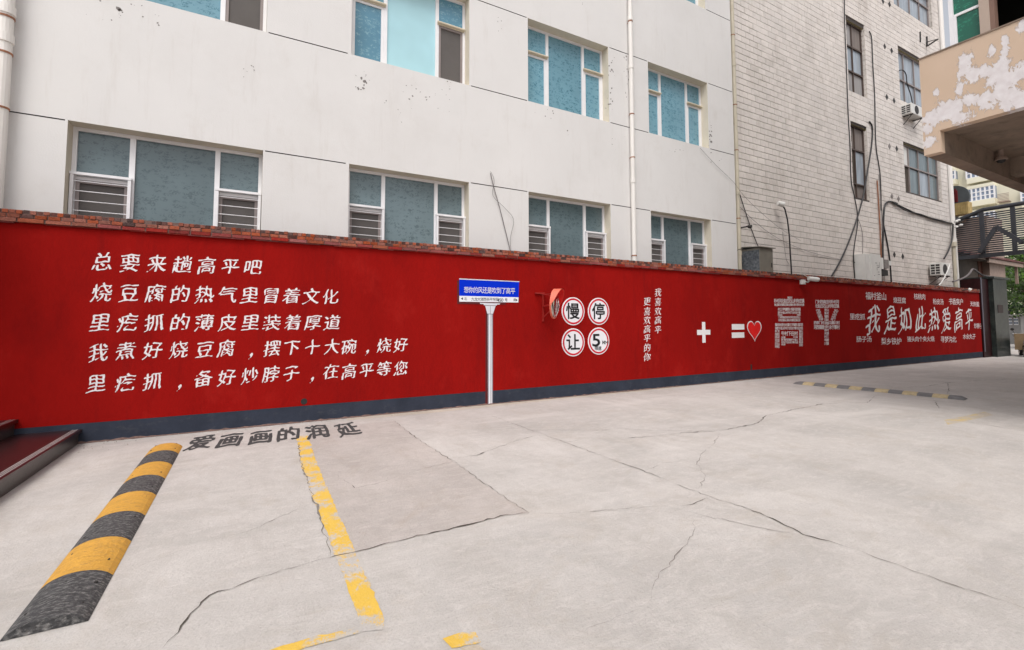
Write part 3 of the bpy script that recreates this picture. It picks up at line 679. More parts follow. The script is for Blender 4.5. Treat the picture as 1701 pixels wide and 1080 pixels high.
# ------------------------------------------------------------------ painted street sign
def P8(x, y, Y): return onY(x, y, Y)
sg = thing('street_name_sign', onY(814, 673, YW-.01), 'blue and white street name sign painted on a tall silver post on the red wall', 'sign')
Ys = YW-.006
def pquad(mb, pts, Y, th=.002):
    f = [onY(x, y, Y) for x, y in pts]; n = len(f); i = len(mb.v)
    for p in f: mb.v.append((p.x, Y, p.z))
    for p in f: mb.v.append((p.x, Y+th, p.z))
    mb.f.append(tuple(range(i, i+n))); mb.mi.append(mb.cur)
    for k in range(n): mb.f.append((i+k, i+n+k, i+n+(k+1) % n, i+(k+1) % n)); mb.mi.append(mb.cur)
mb = MB(); pquad(mb, [(759.5, 505), (759.5, 466), (770, 466), (770, 498), (799, 499), (840, 501), (840, 506)], Ys+.001, .003); pquad(mb, [(807, 512), (811, 512), (811, 672), (806.3, 672)], Ys+.001, .003); mb.build('painted_shadow', M_mur, sg)  # drop shadow of board and post, painted in dark red on the mural
mb = MB(); pquad(mb, [(763, 491.5), (763, 463.3), (862.3, 468.3), (861.5, 494)], Ys-.002); mb.build('blue_panel', M_blue, sg)
mb = MB(); pquad(mb, [(762.6, 464.2), (763.2, 462.6), (862.9, 467.4), (862.7, 468.7)], Ys-.003); mb.build('panel_edge', M_grey1, sg)
mb = MB(); pquad(mb, [(763, 501.2), (763, 491.5), (861.5, 494), (861, 502.6)], Ys-.002); mb.build('white_panel', M_signw, sg)
it = []
for i, ch in enumerate('想你的风还是吹到了高平'): it.append((ch, 774.6+i*7.75, 481.6+i*.2, 7.3, 9.8))
chars(it, M_white, 'plain', parent=sg, Y=Ys-.005)
it = [('北', 773.5, 496.3, 4.4, 5), ('南', 855.2, 498.3, 4.4, 5)]
for i, ch in enumerate('九龙大道西长平东街'): it.append((ch, 785.5+i*5.05, 497.1+i*.06, 4.9, 5.4))
for i, ch in enumerate('450'): it.append((ch, 829.6+i*3.3, 498.4, 7, 6.6))
it.append(('号', 841, 498.4, 4.6, 5.4))
chars(it, M_blk, 'plain', parent=sg, Y=Ys-.005)
mb = MB(); pquad(mb, [(765.6, 496), (769, 494), (769, 498.4)], Ys-.004); pquad(mb, [(859.8, 498.6), (857, 496.6), (857, 500.6)], Ys-.004); mb.build('arrow', M_blk, sg)
mb = MB(); pquad(mb, [(797, 503), (831, 504.2), (830, 506), (798, 505)], Ys-.001); pquad(mb, [(803, 505), (826, 505.6), (825, 507.6), (804, 507.2)], Ys-.003); mb.build('flange', M_grey1, sg)
mb = MB(); pquad(mb, [(806, 508), (823.3, 508.3), (818.8, 521.8), (809.6, 521.5)], Ys-.003); mb.build('collar', M_grey1, sg)
mb = MB(); pquad(mb, [(810.2, 522), (812.2, 522), (812.2, 673.2), (810.6, 673.2)], Ys-.003); mb.cur = 0; pquad(mb, [(816.2, 522), (818.6, 522), (818.6, 672.8), (816.6, 672.8)], Ys-.003); mb.build('post_shade', M_grey2, sg)
mb = MB(); pquad(mb, [(812.2, 522), (814.2, 522), (814.3, 673.2), (812.2, 673.2)], Ys-.003); pquad(mb, [(814.9, 522), (816.2, 522), (816.6, 672.9), (815, 673)], Ys-.003); mb.build('post', M_signw, sg)
mb = MB(); pquad(mb, [(814.2, 508.5), (814.8, 508.5), (815, 673), (814.4, 673)], Ys-.004); pquad(mb, [(809.4, 521.2), (819, 521.5), (818.9, 522.4), (809.6, 522.1)], Ys-.004); mb.build('post_line', M_grey3, sg)

# ------------------------------------------------------------------ round signs
def round_sign(cx, cy, rpx, label, glyphs):
    c = onY(cx, cy, YW); r = (onY(cx, cy-rpx, YW)-onY(cx, cy+rpx, YW)).z/2
    t = thing('round_sign', (c.x, YW, c.z), label, 'sign', 'round traffic signs on the red wall')
    mb = MB(); mb.lathe((c.x, YW, c.z), (0, -1, 0), [(0, r), (.008, r), (.010, r*.99), (.010, r*.86), (.0095, r*.0)], 48); mb.build('plate', M_signw, t)
    mb = MB(); n = 48
    for i in range(n):
        a, b = 2*math.pi*i/n, 2*math.pi*(i+1)/n; R1, R2 = r*.925, r*.80
        mb.quad(*[(c.x+q*math.cos(g), YW-.012, c.z+q*math.sin(g)) for q, g in ((R1, a), (R1, b), (R2, b), (R2, a))])
    mb.build('red_ring', M_signr, t)
    for (ch, dx, dy, wpx, hpx) in glyphs:
        mb = MB(); glyph_onwall(mb, ch, cx+dx, cy+dy, wpx, hpx, 'bold', YW-.0125); mb.build('character', M_blk, t)
    return t
round_sign(951.9, 517.2, 23.3, 'round white sign with red ring reading slow, upper left of four', [('慢', -.3, .1, 20.5, 25)])
round_sign(994.3, 517.4, 22.5, 'round white sign with red ring reading stop, upper right of four', [('停', 0, .2, 19.5, 25)])
round_sign(952.1, 568.8, 23.3, 'round white sign with red ring reading yield, lower left of four', [('让', 0, .2, 21, 25)])
round_sign(994.3, 566.6, 22.5, 'round white sign with red ring reading 5 km limit, lower right of four', [('5', 4.0, -2.2, 27, 25), ('K', 10.6, 2.2, 8.5, 7), ('M', 14.2, 2.4, 8.5, 7), ('限', -3.6, 12, 5.2, 6.5), ('速', 2.0, 12.3, 5.2, 6.5)])

# ------------------------------------------------------------------ convex mirror
mc = onY(902, 510, YW); dist = .34
mt = thing('convex_mirror', (mc.x, YW, mc.z), 'convex traffic mirror with salmon hood on a red bracket beside the round signs', 'mirror')
mp0 = onY(921, 505, YW-.36); al = math.radians(50); nrm = Vector((math.cos(al), -math.sin(al), -.06)).normalized(); R = .285
mb = MB(); mb.lathe(mp0, nrm, [(-.02, R*.5), (-.015, R), (.012, R*1.01), (.016, R*.96), (.010, R*.93)], 40); mb.build('rim', M_salmon, mt, smooth=False)
mb = MB(); mb.lathe(mp0, nrm, [(.0, R*.93)]+[(.012+.05*math.cos(t), R*.93*math.sin(t)) for t in np.linspace(math.pi/2, .05, 9)], 40); mb.build('mirror_face', M_mirror, mt, smooth=True)
side = nrm.cross(Vector((0, 0, 1))).normalized(); upv = side.cross(nrm).normalized()
def hood(Rr, m, nm, ln):
    mb = MB(); n = 22; arc = []
    for i in range(n+1):
        t = math.radians(-8+196*i/n); d = side*math.cos(t)+upv*math.sin(t); f = max(0, math.sin(t))**.6
        arc.append((mp0+d*Rr-nrm*.012, mp0+d*Rr*1.02+nrm*(ln*(.15+.85*f))))
    for (a, b), (c, d) in zip(arc, arc[1:]): mb.quad(a, c, d, b)
    return mb.build(nm, m, mt, smooth=True)
hood(R*1.03, M_salmon, 'hood', .15); hood(R*1.00, M_hoodin, 'hood_lining', .148)
mb = MB(); a = onY(902, 487, YW-.02); b = onY(902, 534, YW-.02); mb.bar(a, b, .035, .02, (0, 1, 0))
mb.bar((mc.x, YW, a.z-.02), (mc.x, YW-.34, a.z-.02), .035, .008); l = onY(889, 487, YW-.02); mb.bar(l, a+Vector((.03, 0, 0)), .03, .03)
m1 = onY(902, 509, YW-.02); m2 = onY(902, 528, YW-.02); bk = mp0-nrm*.02
mb.bar(m1, bk, .03, .03); mb.bar(m2, bk-Vector((0, 0, .06)), .02, .02); mb.bar(l, bk+Vector((0, 0, .16)), .025, .01); mb.build('bracket', M_redbr, mt)

# ------------------------------------------------------------------ STEPS
st = thing('granite_steps', (-4, 6, 0), 'dark polished granite entrance steps meeting the left end of the red wall', 'steps')
mb = MB(); mb.box(-9, -1.83, -6, YW-.006, .140, .180); mb.build('tread', M_granite, st)
mb = MB(); mb.box(-9, -1.86, -6, YW-.006, 0, .139); mb.build('riser', M_graniter, st)
mb = MB(); mb.box(-9, -2.42, -6, YW-.006, .322, .362); mb.build('tread', M_granite, st)
mb = MB(); mb.box(-9, -2.45, -6, YW-.006, .181, .321); mb.build('riser', M_graniter, st)
mb = MB()
for k in range(3): x = -1.87-.022*k; mb.box(x-.004, x+.004, -6, YW-.01, .1801, .1815)
for k in range(2): x = -2.455-.03*k; mb.box(x-.003, x+.003, -6, YW-.01, .3621, .3635)
mb.build('nosing_strip', M_strip, st)

pw = thing('shade_porch', (-6, 4, 0), 'unseen porch block added above the granite steps to shade the red wall', 'building')  # out-of-view mass added to darken the left end of the wall
mb = MB(); mb.box(-11, -3.9, 6.4, 7.88, .37, 3.6); mb.build('wall', M_plaster, pw)
mb = MB(); mb.box(-11, -3.0, 6.3, 7.86, 3.61, 3.8); mb.build('shade_canopy', M_reveal, pw)
# ------------------------------------------------------------------ SPEED BUMPS
def bump_prof(n=12, wd=.345, h=.060):
    P = []
    for i in range(n+1): t = -1+2*i/n; P.append((t*wd/2, h*(1-abs(t)**2.2)**.8+.003))
    return P
def speed_bump(p0, dirv, segs, label, mk, my, round_end=True, wd=.345, seglen=.5, first='k'):
    dirv = Vector(dirv).normalized(); sdv = Vector((dirv.y, -dirv.x, 0)); t = thing('speed_bump', p0, label, 'speed bump', None); prof = bump_prof(wd=wd)
    for k in range(segs):
        black = (k % 2 == 0) == (first == 'k'); mb = MB(); n = 14; s0, s1 = k*seglen+.002, (k+1)*seglen-.002; rows = []
        for i in range(n+1):
            s = s0+(s1-s0)*i/n; row = []
            for x, z in prof:
                zz = z+(.0022 if i % 2 else 0)*(1 if z > .01 else 0); ss = s; xx = x; u = x/(wd/2)
                jag = 0
                if k == 0: zz *= min(1, .20+(s/.16)) if False else 1; 
                if k == 0 and round_end: zz *= min(1, math.sqrt(max(0, s/.07))+.02) if s < .07 else 1
                if k == segs-1: e = (s1-s)/.18; xx *= 1 if e >= 1 else math.sqrt(max(0, 1-(1-e)**2))*.45+.55; zz *= 1 if e >= 1 else math.sqrt(max(0.02, 1-(1-e)**2))
                row.append(Vector(p0)+dirv*ss+sdv*xx+Vector((0, 0, zz)))
            rows.append(row)
        base = len(mb.v); m_ = len(prof)
        for row in rows: mb.v += [tuple(v) for v in row]
        for i in range(n):
            for j in range(m_-1): a = base+i*m_+j; mb.f.append((a, a+1, a+m_+1, a+m_)); mb.mi.append(0)
        for row, rev in ((rows[0], False), (rows[-1], True)):
            b0 = len(mb.v); mb.v += [tuple(v) for v in row]; idx = list(range(b0, b0+m_)); mb.f.append(tuple(idx[::-1] if not rev else idx)); mb.mi.append(0)
        seg = mb.build('segment', mk if black else my, t)
        if seglen > .3:
            bb = MB()
            for dx in (-.10, .095):
                for ds in (.13, .37):
                    c = Vector(p0)+dirv*(k*seglen+ds+random.uniform(-.03, .03))+sdv*(dx+random.uniform(-.01, .01)); zt = .052*(1-abs(dx/(wd/2))**2.2)**.8+.004
                    bb.lathe(c+Vector((0, 0, zt-.012)), (0, 0, 1), [(0, .017), (.013, .017), (.0135, .004)], 8)
            bb.build('bolt', M_bolt, seg)
    return t
pn = (onZ(0, 1065)+onZ(145, 1035))/2; pf = (onZ(255, 742)+onZ(303, 740))/2
dv = (pf-pn); sl_ = dv.length/8
speed_bump(pn, dv, 8, 'worn yellow and black rubber speed bump in the left foreground', M_rubk, M_ruby, seglen=sl_, round_end=False, wd=(onZ(0, 1065)-onZ(145, 1035)).length*1.0)
qn = onZ(1605, 664); qf = onZ(1320, 637); dv2 = qf-qn
speed_bump(qn, dv2, 13, 'faded grey and cream speed bump lying far away in front of the wall end', M_rubk2, M_ruby2, seglen=dv2.length/13, wd=.33)

# ------------------------------------------------------------------ WHITE BUILDING
BX1 = 12.14; BZ = 14.6
def facade(mb, x0, x1, z0, z1, Y, holes, sgn=1):
    """front sheet with rectangular holes and their reveals; holes: (x0,x1,z0,z1,depth)"""
    xs = sorted({x0, x1, *[h[0] for h in holes], *[h[1] for h in holes]}); zs = sorted({z0, z1, *[h[2] for h in holes], *[h[3] for h in holes]})
    for a, b in zip(xs, xs[1:]):
        for c, d in zip(zs, zs[1:]):
            mx, mz = (a+b)/2, (c+d)/2
            if any(h[0] < mx < h[1] and h[2] < mz < h[3] for h in holes): continue
            mb.cur = 0; mb.quad((a, Y, c), (b, Y, c), (b, Y, d), (a, Y, d))
    for h in holes:
        a, b, c, d, dp = h; mb.cur = 1 if dp > .05 else 2
        mb.quad((a, Y, c), (a, Y, d), (a, Y+dp, d), (a, Y+dp, c)); mb.quad((b, Y, d), (b, Y, c), (b, Y+dp, c), (b, Y+dp, d))
        mb.quad((a, Y, d), (b, Y, d), (b, Y+dp, d), (a, Y+dp, d)); mb.quad((b, Y, c), (a, Y, c), (a, Y+dp, c), (b, Y+dp, c))
        if dp <= .05: mb.cur = 2; mb.quad((a, Y+dp, c), (b, Y+dp, c), (b, Y+dp, d), (a, Y+dp, d))
wb = thing('white_building', (4.5, YB+5, 0), 'white rendered building with rows of teal film windows behind the red wall', 'building')
H1 = onY(580, 272, YB).z; S2 = onY(588, 91.5, YB).z; H2 = onY(877, 30, YB).z; S3 = onY(1165, 12, YB).z; ST = S3-S2
SI = H1-(H2-S2)
def xat(px, y): return onY(px, y, YB).x
cols = [(xat(113, 196), xat(437, 252)), (xat(580, 272), xat(779, 302)), (xat(878, 316), xat(1014, 340)), (xat(1081, 348), xat(1181, 368))]
pitch = (cols[3][0]-cols[0][0])/3
DP = .28
holes = []; wins = []
rowz = [(SI, H1), (S2, H2), (S3, S3+(H2-S2))]
extra = [(cols[0][0]-pitch, cols[0][1]-pitch)]
for r, (z0, z1) in enumerate(rowz):
    for c, (a, b) in enumerate(cols+extra):
        holes.append((a, b, z0, z1, DP)); wins.append((r, c, a, b, z0, z1))
gaps = [(cols[0][1]+.03, cols[1][0]-.06), (cols[1][1]+.04, cols[2][0]-.03), (cols[2][1]+.04, cols[3][0]-.03), (cols[3][1]+.05, BX1-.02), (cols[0][0]-pitch+2.7, cols[0][0]-.03)]
for zz in (H1-.005, S2, H2, S3):
    for a, b in gaps: holes.append((a, b, zz-.009, zz+.009, .02))
mb = MB(); facade(mb, -9, BX1, 0, BZ, YB, holes); mb.cur = 0
mb.quad((BX1, YB, 0), (BX1, YB+10, 0), (BX1, YB+10, BZ), (BX1, YB, BZ)); mb.quad((-9, YB, BZ), (BX1, YB, BZ), (BX1, YB+10, BZ), (-9, YB+10, BZ)); mb.quad((-9, YB+10, 0), (-9, YB, 0), (-9, YB, BZ), (-9, YB+10, BZ)); mb.quad((BX1, YB+10, 0), (-9, YB+10, 0), (-9, YB+10, BZ), (BX1, YB+10, BZ))
mb.build('wall', [M_plaster, M_reveal, M_groove], wb)
FW = .055
def white_window(r, c, a, b, z0, z1):
    Yf = YB+DP-.055; Wd = b-a; root = None
    a0 = a+Wd*.02; f = MB()
    m1 = a+Wd*.285; m2 = a+Wd*.735
    f.box(a+.002, a+FW, Yf, Yf+.06, z0, z1-.002); f.box(b-FW, b-.002, Yf, Yf+.06, z0, z1-.002); f.box(a+FW, b-FW, Yf, Yf+.06, z1-FW, z1-.002); f.box(a+FW, b-FW, Yf, Yf+.06, z0+.001, z0+.035)
    f.box(m1-.035, m1+.035, Yf-.004, Yf+.06, z0+.036, z1-FW-.001); f.box(m2-.035, m2+.035, Yf-.004, Yf+.06, z0+.036, z1-FW-.001)
    if r == 0: zt = z1-.62*(z1-z0)*.66
    else: zt = z1-(z1-z0)*.335
    if r == 0: zt = z1-(z1-z0)*.395
    for p, q in ((a+FW+.001, m1-.036), (m2+.036, b-FW-.001)): f.box(p, q, Yf, Yf+.05, zt-.025, zt+.025)
    fr = f.build('window_frame', M_alu, wb)
    def pane(x0, x1, za, zb, m, y=0, nm='pane'):
        q = MB(); q.box(x0, x1, Yf+.03+y, Yf+.038+y, za, zb); return q.build(nm, m, fr)
    F = F_low if r == 0 else F_up
    cen = F_pale if (r == 1 and c == 1) else F
    pane(m1+.034, m2-.034, z0+.034, z1-FW+.001, cen)
    pane(a+FW-.002, m1-.034, zt+.024, z1-FW+.001, F); pane(m2+.034, b-FW+.002, zt+.024, z1-FW+.001, F_misc if (r == 1 and c == 1) else F)
    for si, (p, q) in enumerate(((a+FW, m1-.036), (m2+.036, b-FW))):
        dark = (r == 0) or (r == 1 and c in (0, 1) and si == 1)
        if r == 1 and c == 1 and si == 0: mm = F_misc
        elif dark: mm = M_screen
        else: mm = F
        # inner sash
        sgm = MB(); sm = M_sash if dark else M_alu; t_ = .045
        sgm.box(p, p+t_, Yf+.005, Yf+.045, z0+.036, zt-.026); sgm.box(q-t_, q, Yf+.005, Yf+.045, z0+.036, zt-.026); sgm.box(p+t_, q-t_, Yf+.005, Yf+.045, zt-.026-t_, zt-.026); sgm.box(p+t_, q-t_, Yf+.005, Yf+.045, z0+.036, z0+.036+t_*.7)
        sgm.build('sash', sm, fr)
        pane(p+t_-.004, q-t_+.004, z0+.036+t_*.6, zt-.026-t_+.004, mm, -.004)
        if r == 0:
            g = MB(); gy = Yf-.075; tw = .028; pa, qb = p-.045, q+.045
            g.box(pa, pa+tw*1.4, gy, gy+.07, z0-.02, zt+.03); g.box(qb-tw*1.4, qb, gy, gy+.07, z0-.02, zt+.03); g.box(pa-.006, qb+.006, gy-.006, gy+.072, zt+.031, zt+.068)
            g.build('guard_frame', M_alu, fr)
            nb = 8
            for k in range(nb):
                zz = zt-.055-k*.142
                if zz < z0+.03: break
                bb = MB(); bb.tube([(pa+tw, gy+.03, zz), (qb-tw, gy+.03, zz)], .0065, 6); bb.build('guard_bar', M_alu, fr)
        else:
            g = MB(); g.tube([(p-.04, Yf-.035, zt+.012), (q+.04, Yf-.035, zt+.012)], .024, 8); g.box(p-.03, q+.03, Yf-.02, Yf-.001, zt-.028, zt-.001); g.build('awning_rail', M_cream, fr)
    return fr
for wv in wins: white_window(*wv)
# patches where the render has flaked
def flakes(spec):
    for (px, py, rx, ry, n, sz) in spec:
        mb = MB()
        for i in range(n):
            x = random.gauss(px, rx); y = random.gauss(py, ry); c = onY(x, y, YB-.002); s_ = sz*random.uniform(.3, 1.3); k = 7; pts = []
            el = random.uniform(.35, 1); an = random.uniform(0, 3.1)
            for j in range(k):
                t = 2*math.pi*j/k; r_ = s_*random.uniform(.55, 1.25); u, v = r_*math.cos(t), r_*el*math.sin(t); pts.append((c.x+u*math.cos(an)-v*math.sin(an), YB-.002, c.z+u*math.sin(an)+v*math.cos(an)))
            mb.quad(*pts)
        tag(mb.build('flaked_patch', M_flake, wb), kind='stuff')
flakes([(195, 25, 25, 14, 12, .013), (199, 17, 3, 2, 3, .035), (262, 33, 3, 8, 4, .015), (413, 115, 12, 6, 9, .012), (602, 140, 5, 7, 9, .028), (602, 127, 12, 9, 6, .012), (686, 150, 5, 14, 6, .016), (718, 162, 9, 5, 6, .018), (745, 155, 8, 14, 9, .016), (662, 175, 16, 14, 8, .010), (1017, 110, 5, 14, 10, .028), (1042, 120, 3, 22, 12, .03),
        (1013, 170, 3, 12, 9, .026), (1181, 232, 1.5, 14, 22, .030), (905, 190, 12, 5, 6, .016), (943, 219, 1, 2, 2, .016), (1128, 248, 7, 6, 8, .018), (827, 40, 3, 5, 5, .02), (1026, 240, 9, 12, 7, .014), (1197, 269, 1, 2, 2, .018), (966, 4, 3, 4, 4, .02)])
# downpipes
def downpipe(px0, py0, px1, py1, Y, r, m, label, joints, clips, z0=None):
    a = onY(px0, py0, Y); b = onY(px1, py1, Y); x = (a.x+b.x)/2; zt = BZ-.3; zb = .3 if z0 is None else z0
    t = thing('drainpipe', (x, Y, zb), label, 'drainpipe')
    mb = MB(); mb.tube([(x, Y, zb), (x, Y, zt)], r, 16); mb.build('pipe', m, t, smooth=False)
    for y in joints:
        z = onY(px0+(px1-px0)*y/440, y, Y).z; mb = MB(); mb.lathe((x, Y, z), (0, 0, 1), [(-.07, r*1.02), (-.065, r*1.17), (.05, r*1.17), (.055, r*1.02)], 18); mb.build('coupling', m, t)
    for y in clips:
        z = onY(px0+(px1-px0)*y/440, y, Y).z; mb = MB(); mb.lathe((x, Y, z), (0, 0, 1), [(-.012, r*1.12), (.012, r*1.12)], 16); mb.box(x-r*.3, x+r*.3, Y+r, Y+r+.05, z-.012, z+.012); mb.build('clip', M_rust, t)
    return t
downpipe(1045, 0, 1055, 430, YB-.085, .055, M_pipew, 'white plastic drainpipe between the two right-hand window columns', [30, 110, 300], [36, 190, 262, 425])
downpipe(3, 60, 3, 180, YB-.13, .085, M_pipew, 'thick white drainpipe at the left edge of the white facade', [15, 62], [28, 88, 180])
downpipe(1217.5, 0, 1226, 440, YB+.10, .062, M_pipec, 'weathered cream drainpipe in the corner between white and block buildings', [108, 320, 420], [60, 175, 250, 363])
# thin wires on the white facade
def cable(label, pxs, r, Y=YT-.03, m=M_black, cat='cable', name='cable', pts=None):
    P = pts or [onY(x, y, Y) for x, y in pxs]
    # smooth
    Q = []
    for i in range(len(P)-1):
        p0, p1, p2, p3 = P[max(i-1, 0)], P[i], P[i+1], P[min(i+2, len(P)-1)]
        for k in range(6):
            t = k/6; Q.append(.5*((2*p1)+(p2-p0)*t+(2*p0-5*p1+4*p2-p3)*t*t+(3*p1-p0-3*p2+p3)*t**3))
    Q.append(P[-1]); mb = MB(); mb.tube(Q, r, 6); o = mb.build(name, m, origin=Q[0]); return tag(o, label, cat)
cable('thin dark wire dangling from a hook on the white facade between windows', [(815, 288), (820, 310), (830, 345), (840, 385), (848, 418)], .008, YB-.03, M_greyc)
cable('thin curled wire looping beside the dangling wire on the white facade', [(815, 285), (821, 300), (819, 325), (838, 345), (853, 365), (848, 395), (849, 418)], .004, YB-.04, M_greyc)
cable('faint stray wire sloping down from the last window of the white facade', [(1163, 246), (1190, 275), (1218, 302), (1240, 330), (1290, 375), (1330, 400)], .004, YB-.03, M_greyc)

# ------------------------------------------------------------------ BLOCK BUILDING
TX0, TX1, TZ = 12.22, 27.55, 16.8
tb = thing('block_building', (20, YT+5, 0), 'grey beige concrete block building with narrow stair windows beside the white one', 'building')
def TW(x0, y0, x1, y1): a = onY(x0, y0, YT); b = onY(x1, y1, YT); return a.x, b.x, b.z, a.z
s1 = (19.27, 20.62, 10.12, 12.93); s2 = (19.27, 20.45, 6.12, 8.90); s0 = (19.27, 20.62, 14.1, 16.2)
r1 = (23.36, 26.85, 10.75, 12.96); r2 = (23.40, 26.88, 6.90, 8.93); r0 = (23.2, 26.85, 14.80, 16.4)
TH = [s1, s2, s0, r1, r2, r0]; RD = .17
mb = MB(); facade(mb, TX0, TX1, 0, TZ, YT+.03, [(*h, RD) for h in TH])
mb.cur = 0; mb.quad((TX1, YT+.03, 0), (TX1, YT+10, 0), (TX1, YT+10, TZ), (TX1, YT+.03, TZ)); mb.quad((TX0, YT+.03, TZ), (TX1, YT+.03, TZ), (TX1, YT+10, TZ), (TX0, YT+10, TZ)); mb.quad((TX0, YT+10, 0), (TX0, YT+.03, 0), (TX0, YT+.03, TZ), (TX0, YT+10, TZ))
mb.build('backing_wall', [M_joint, M_lintel, M_joint], tb)
BWD, BHT, JH, JV = .39, .195, .0135, .008
cand = []
rowi = 0; z = .01
while z < TZ-BHT:
    x = TX0+.02-(rowi % 2)*BWD*.5-random.choice((0, .0))
    segs = []
    while x < TX1:
        a, b = max(x+JV/2, TX0+.005), min(x+BWD-JV/2, TX1-.005)
        if b-a > .03:
            parts = [(a, b)]
            for h in TH:
                if z+BHT-JH > h[2]+.02 and z < h[3]-.02:
                    np_ = []
                    for p, q in parts:
                        if q <= h[0] or p >= h[1]: np_.append((p, q))
                        else:
                            if p < h[0]-.03: np_.append((p, h[0]-.002))
                            if q > h[1]+.03: np_.append((h[1]+.002, q))
                    parts = np_
            for p, q in parts: cand.append((p, q, z))
        x += BWD
    z += BHT; rowi += 1
def keyf(c):
    x, zz = (c[0]+c[1])/2, c[2]; d = Vector((x, YT, zz))-EYE; dz = d.dot(AX_F); px = 850.5+CAM[0]*d.dot(AX_R)/dz; py = CAM[4]-CAM[0]*d.dot(AX_U)/dz
    vis = 1222 < px < 1600 and -12 < py < 470
    return (0 if vis and c[1]-c[0] > .2 else 1, d.length)
cand.sort(key=keyf)
ub = MB(); ub.bbox(0, 1, 0, .03, 0, BHT-JH, .004); ub_me = bpy.data.meshes.new('block_unit'); 
units = []
for k in range(3):
    b = MB(); b.bbox(0, BWD-JV, random.uniform(0, .004), .03, 0, BHT-JH, .004); me = bpy.data.meshes.new('block'); me.from_pydata(b.v, [], b.f); me.materials.append(M_block); units.append(me)
for c in cand[:300]:
    inst(units[random.randrange(3)], 'block', tb, (c[0], YT, c[2]), ((c[1]-c[0])/(BWD-JV), 1, 1))
mb = MB()
for c in cand[300:]:
    yj = random.uniform(0, .005); mb.box(c[0], c[1], YT+yj, YT+.0295, c[2], c[2]+BHT-JH)
# blocks returning into the window reveals (right-hand jambs)
for h in TH:
    zz = h[2]; k = 0
    while zz < h[3]-.05:
        zt_ = min(zz+BHT-JH, h[3]-.01)
        if k % 2: mb.box(h[1]-.022, h[1]-.001, YT+.032, YT+RD, zz, zt_)
        else: mb.box(h[1]-.022, h[1]-.001, YT+.032, YT+.15, zz, zt_); mb.box(h[1]-.022, h[1]-.001, YT+.156, YT+RD, zz, zt_)
        zz += BHT; k += 1
o = mb.build('block_courses', M_block, tb); tag(o, kind='stuff')
def twin(h, vs, hs_, pmats, fm, rd=RD, nm='window'):
    """vs: inner mullion fractions, hs_: inner transom fractions (from top)"""
    x0, x1, z0, z1 = h; x0 += .001; x1 -= .024; Yf = YT+rd-.07; f = MB(); t_ = .045
    f.box(x0, x0+t_, Yf, Yf+.05, z0, z1-.001); f.box(x1-t_, x1, Yf, Yf+.05, z0, z1-.001); f.box(x0+t_, x1-t_, Yf, Yf+.05, z1-t_, z1-.001); f.box(x0+t_, x1-t_, Yf, Yf+.05, z0+.001, z0+t_)
    X = [x0]+[x0+(x1-x0)*v for v in vs]+[x1]; Z = [z1]+[z1-(z1-z0)*v for v in hs_]+[z0]
    for v in X[1:-1]: f.box(v-.02, v+.02, Yf+.002, Yf+.05, z0+t_+.001, z1-t_-.001)
    for v in Z[1:-1]: f.box(x0+t_+.001, x1-t_-.001, Yf-.004, Yf+.046, v-.025, v+.025)
    fr = f.build(nm, fm, tb)
    k = 0
    for i in range(len(Z)-1):
        for j in range(len(X)-1):
            q = MB(); q.box(X[j]+.01, X[j+1]-.01, Yf+.052+k*.0001, Yf+.056, Z[i+1]+.01, Z[i]-.01); q.build('pane', pmats[k % len(pmats)], fr); k += 1
    return fr
twin(s1, [.45], [.33, .68], [M_curt, M_curtb, G_tile, G_tile, M_curt, M_curt], M_wood)
twin(s2, [.40], [.33, .80], [M_curtb, M_curtb, M_boothd, G_tile, M_curtb, M_curtb], M_wood)
twin(s0, [.45], [.5], [M_curt, M_curtb], M_wood)
twin(r1, [.20, .48, .74], [.56], [G_tile], M_sash)
f_ = twin(r2, [.2, .46, .74], [.44], [M_acw, G_tile2, G_tile2, G_tile2, M_boothd, G_tile2, G_tile, G_tile2], M_sash)
twin(r0, [.2, .48, .74], [.35], [G_tile], M_sash)
mb = MB()
# diamond air bricks: dark plates stand in for shade inside the holes
dia = [(1467, 2), (1478, 7), (1470, 77), (1481.5, 84), (1473.5, 161), (1485.5, 167), (1478, 243), (1490, 247), (1482, 326), (1493, 330), (1486, 423), (1500, 426)]
for i, (x, y) in enumerate(dia):
    c = onY(x, y, YT-.012); s_ = .105; q = MB(); pts = [(c.x-s_, c.z), (c.x, c.z-s_*1.15), (c.x+s_, c.z), (c.x, c.z+s_*1.15)]
    f = [(p[0], YT-.012, p[1]) for p in pts]; b = [(p[0], YT-.001, p[1]) for p in pts]; q.quad(*f)
    for k in range(4): q.quad(b[k], b[(k+1) % 4], f[(k+1) % 4], f[k])
    vt = q.build('air_vent', M_iron if i not in (6, 8, 9) else M_flake, tb)
# stone-grey mast pipe strips & rust streaked conduit
cable('rusty vertical conduit on the block wall right of the stair windows', [(1457, 300), (1459, 330), (1462, 380), (1464, 440)], .022, YT-.04, M_rust, 'conduit', 'conduit')
cable('long black cable running down the block wall left edge of stair windows', [(1403, -20), (1403, 30), (1406, 110), (1409, 190), (1412, 240), (1414, 300), (1420, 330), (1425, 365), (1419, 410), (1418, 432), (1420, 462)], .016)
cable('black cable hanging from a hook right of the upper stair window', [(1444, 52), (1448, 65), (1450, 110), (1453, 160), (1455, 240), (1462, 290), (1464, 350)], .018)
cable('thick black cable slanting from the lower stair window down to the wall top', [(1444, 202), (1449, 212), (1448, 240), (1441, 285), (1433, 330), (1418, 380), (1400, 425), (1382, 458)], .026)
cable('thin grey wire hanging beside the thick slanting cable', [(1424, 360), (1432, 385), (1433, 420), (1431, 462)], .008, m=M_greyc)
cable('short forked wire below the stair windows near the wall top', [(1417, 432), (1424, 445), (1426, 462)], .009)
cable('pair of thin wires running down past the rusty conduit', [(1460, 290), (1463, 330), (1466, 380), (1470, 470)], .009, m=M_greyc)
